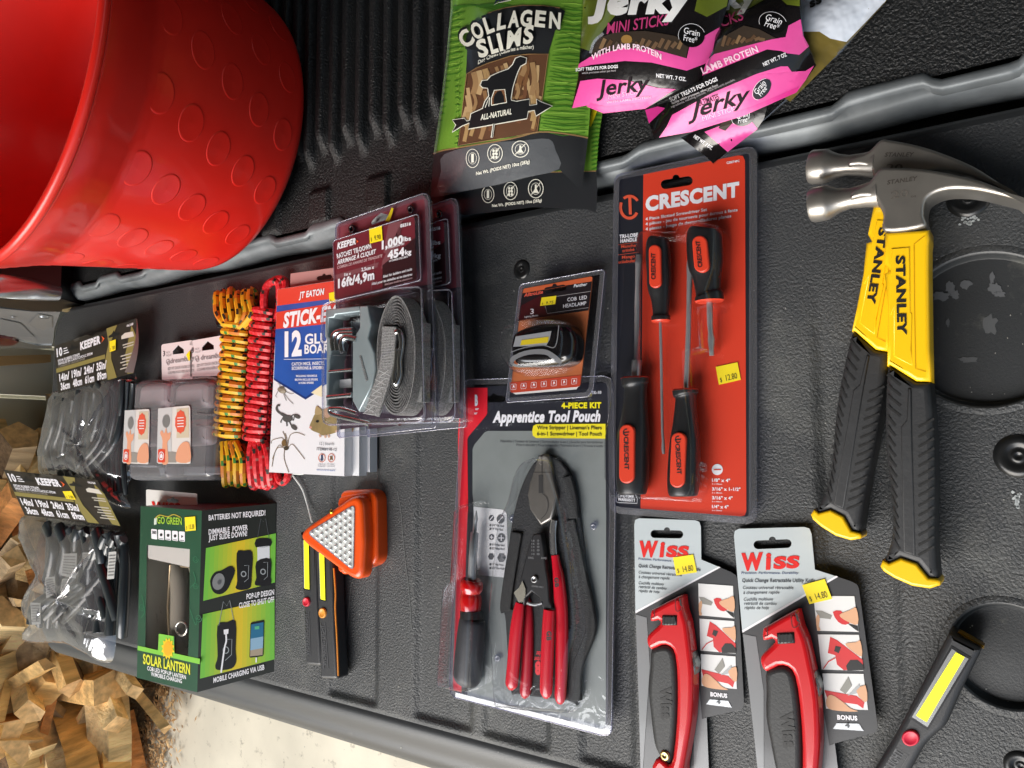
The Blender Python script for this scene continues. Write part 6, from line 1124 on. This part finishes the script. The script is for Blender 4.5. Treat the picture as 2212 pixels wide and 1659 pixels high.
# diagonal pouch at the back
fn3 = pillow(cJ((1400, 450)), cJ((1900, 250)), cJ((1150, 900)), .016, .016, .003, 24); S = Flat(.016, fn3)
t = thing('jerky_treat_pouch', 'pale topped jerky pouch lying slanted behind the other pink pouches', 'treat pouch', P(*cJ((1500, 400)), .01), GJ); b = MB()
b.poly(S, [cJ(p) for p in ((1300, 100), (1560, -160), (2240, -160), (2112, 22), (1830, 330), (1500, 660), (1250, 480))], M('6a5c2c', .25, coat=.6, var=(14, .4), bump=(26, 1., .006)), 0, cell=CELL)
b.poly(S, [cJ(p) for p in ((1560, -160), (2230, -150), (2108, 20), (1865, 272), (1760, 250), (1690, 205), (1575, 205))], M('d3dae6', .24, coat=.5, bump=(26, .9, .006)), .0006, cell=CELL); bag_t(S, cJ, 'ss', (1630, 50), (1712, 10), 50, INK, .05, .2); bag_t(S, cJ, "s'", (1590, 5), (1640, -10), 50, INK, .05, .2)
b.poly(S, [cJ(p) for p in ((1500, 600), (1350, 690), (1330, 770), (1290, 830), (1000, 1060), (960, 1020), (790, 892), (1100, 760))], JB, .0004, cell=CELL); b.poly(S, [cJ(p) for p in ((1245, 780), (1290, 835), (1095, 985), (945, 855), (1060, 810))], PNK, .0008, cell=CELL); b.poly(S, [cJ(p) for p in ((1035, 830), (1080, 848), (1125, 800), (1125, 770), (1060, 790))], JW, .0012)
grain(b, S, 1195, 765, 72, 52, -12, .0014, 34); bag_t(S, cJ, 'NET WT. 7 OZ.', (872, 890), (990, 972), 22, W, .02)
b.build('pouch_film', t); b = MB(); b.stroke(on(S, cJ), [(2112, 22), (1830, 330), (1000, 1060)], 16, sf, .0012); b.build('sealed_edge', t)
# middle pouch
fn2 = pillow(cJ((1230, 380)), cJ((1700, 240)), cJ((950, 850)), .034, .026, .003, 24); S = Flat(.034, fn2); kj = on(S, cJ)
t = thing('jerky_treat_pouch', 'middle pink and black jerky pouch with its lower gusset showing full lettering', 'treat pouch', P(*cJ((1200, 400)), .02), GJ); b = MB()
b.poly(S, [cJ(p) for p in ((1080, -150), (1570, -150), (1565, 60), (1585, 230), (1668, 425), (1600, 520), (1540, 600), (1200, 750), (860, 855), (650, 892), (620, 902), (560, 712), (725, 655), (930, 520), (1000, 330))], JB, 0, cell=CELL)
b.poly(S, [cJ(p) for p in ((1120, -150), (1570, -150), (1562, 40), (1480, 30), (1400, -40), (1130, 110), (1060, 60))], OLG, .0006, cell=CELL)
b.poly(S, [cJ(p) for p in ((1030, 260), (1200, 165), (1300, 190), (1420, 255), (1010, 355), (1000, 345))], JW, .0007, cell=CELL)
for i in range(9): b.stroke(kj, [(1060 + i * 30, 300 - i * 6), (1080 + i * 32, 230 + (i % 3) * 14)], 20, M(rr.choice(('6d5540', '57412f', '84694c')), .3, coat=.6), .0010)
b.poly(S, [cJ(p) for p in ((1490, 165), (1568, 125), (1585, 230), (1622, 300), (1560, 355), (1480, 345), (1440, 330), (1350, 320), (930, 490), (960, 390), (1010, 350), (1380, 255), (1470, 240))], PNK, .0009, cell=CELL)
b.poly(S, [cJ(p) for p in ((735, 745), (1000, 600), (1280, 480), (1440, 430), (1485, 430), (1510, 465), (1600, 460), (1655, 425), (1600, 520), (1540, 600), (1200, 750), (860, 855), (650, 892), (700, 820))], PNK, .0009, cell=CELL); b.poly(S, [cJ(p) for p in ((560, 712), (640, 690), (690, 700), (600, 785), (585, 800))], PK2, .0009, cell=CELL)
b.poly(S, [cJ(p) for p in ((840, 850), (1200, 745), (1540, 598), (1560, 560), (1250, 690), (900, 800))], PK2, .0011, cell=CELL)
bag_t(S, cJ, 'ULTIMATES', (910, 690), (1042, 642), 36, M('3a1a30', .5, spec=.1), .01, l=.0014); bag_t(S, cJ, 'Jerky', (842, 772), (1240, 655), 100, M('1c1018', .5, spec=.1), .02, .2, l=.0015); bag_t(S, cJ, 'MINI STICKS', (935, 785), (1168, 706), 30, M('f0a8cf', .4), .0, .1, l=.0014); grain(b, S, 1318, 578, 76, 46, -52, .0016, 32)
bag_t(S, cJ, 'LAMB PROTEIN', (935, 480), (1296, 335), 42, M('f4cde2', .4), .025, l=.0015); bag_t(S, cJ, 'NET WT. 7 OZ', (1330, 430), (1480, 362), 24, W, .02, l=.0014); bag_t(S, cJ, 'SOFT TREATS FOR DOGS', (725, 660), (1032, 522), 26, W, .02, l=.0014); bag_t(S, cJ, 'facility which processes other pet food', (735, 676), (1032, 556), 15, M('b9b4b8', .4), .01, l=.0014); bag_t(S, cJ, 'ingredients, including peanuts. Trace amounts possible.', (730, 700), (1145, 520), 14, M('8a858a', .4), .01, l=.0014)
bag_t(S, cJ, 'TICKS', (985, 200), (1205, 125), 66, MAG, .01, .15, l=.0014); bag_t(S, cJ, 'ky', (1065, 62), (1300, 20), 125, M('dfe0e0', .4), .05, .15, l=.0016); grain(b, S, 1388, 148, 88, 66, 18, .0016, 40)
b.build('pouch_film', t); b = MB(); b.stroke(kj, [(1100, 0), (1000, 330), (930, 520)], 10, sf, .0018); b.stroke(kj, [(1565, 0), (1585, 230), (1668, 425)], 10, sf, .0018); b.build('sealed_edge', t)
# left pouch
fn1 = pillow(cJ((560, 260)), cJ((1080, 200)), cJ((420, 760)), .045, .030, .003, 24); S = Flat(.045, fn1); kj = on(S, cJ)
t = thing('jerky_treat_pouch', 'left pink and black jerky pouch overlapping the green chew bag', 'treat pouch', P(*cJ((500, 350)), .03), GJ); b = MB()
b.poly(S, [cJ(p) for p in ((160, -150), (1120, -150), (1100, 20), (1000, 330), (930, 520), (800, 570), (560, 705), (290, 735), (200, 680), (85, 702), (125, 510), (140, 320), (155, 100))], JB, 0, cell=CELL)
b.poly(S, [cJ(p) for p in ((160, -150), (470, -150), (400, 60), (300, 180), (200, 330), (140, 310), (155, 100))], OLG, .0007, cell=CELL); b.poly(S, [cJ(p) for p in ((860, -150), (1120, -150), (1090, 40), (960, 110), (880, 70), (900, -20))], OLG, .0007, cell=CELL)
b.poly(S, [cJ(p) for p in ((245, 250), (370, 208), (560, 200), (740, 230), (845, 270), (825, 375), (600, 320), (420, 315), (210, 350))], JW, .0007, cell=CELL)
for i in range(13): b.stroke(kj, [(270 + i * 42, 318 - (i % 2) * 10), (300 + i * 42, 250 + (i % 3) * 12)], 24, M(rr.choice(('6d5540', '57412f', '84694c', '4a4038')), .3, coat=.6), .0010)
b.poly(S, [cJ(p) for p in circ(440, 255, 36, 30, 12)], M('9a7740', .35, coat=.4), .0012)
b.poly(S, [cJ(p) for p in ((130, 415), (200, 370), (420, 310), (620, 320), (830, 378), (850, 290), (950, 230), (1045, 175), (1000, 330), (955, 410), (830, 458), (600, 405), (430, 395), (210, 420), (125, 440))], PNK, .0009, cell=CELL)
b.poly(S, [cJ(p) for p in ((140, 525), (250, 510), (440, 520), (640, 570), (760, 578), (720, 600), (560, 705), (290, 735), (200, 680), (85, 702), (118, 600))], PNK, .0009, cell=CELL); b.poly(S, [cJ(p) for p in ((205, 670), (300, 690), (560, 662), (680, 600), (720, 600), (560, 705), (290, 735), (180, 690))], PK2, .0012, cell=CELL)
bag_t(S, cJ, 'Jerky', (245, 622), (585, 585), 96, M('1c1018', .5, spec=.1), .02, .15, l=.0015); bag_t(S, cJ, 'MINI STICKS', (322, 642), (530, 605), 28, M('f0a8cf', .4), 0, .1, l=.0014); bag_t(S, cJ, 'WITH LAMB PROTEIN', (310, 672), (595, 636), 14, M('f0a8cf', .4), .02, l=.0016)
bag_t(S, cJ, 'WITH LAMB PROTEIN', (212, 394), (665, 388), 36, M('f0d6e6', .4), .025, l=.0015, arc=24); bag_t(S, cJ, 'SOFT TREATS FOR DOGS', (110, 462), (384, 440), 20, W, .02, l=.0014); bag_t(S, cJ, 'which processes other pet food', (150, 480), (370, 462), 12, M('a9a4a8', .4), .01, l=.0014); bag_t(S, cJ, 'NET WT. 7 OZ.', (632, 500), (826, 526), 24, W, .02, l=.0014)
bag_t(S, cJ, 'MINI STICKS', (310, 220), (716, 160), 70, MAG, .01, .15, l=.0014); bag_t(S, cJ, 'Jerky', (190, 90), (870, 70), 160, M('dfe0e0', .4), .06, .2, l=.0018); grain(b, S, 862, 232, 84, 74, 12, .0018, 40)
b.build('pouch_film', t); b = MB(); b.stroke(kj, [(158, -100), (140, 320), (125, 510), (85, 702)], 9, sf, .0018); b.stroke(kj, smooth([(205, 345), (230, 270), (290, 215)], 3, False), 18, clear('film_glint', (.8, .86, .92), .12, .3, .5, diffuse=.25), .002); b.build('sealed_edge', t)  # the last pale stroke paints a bluish glint on the film
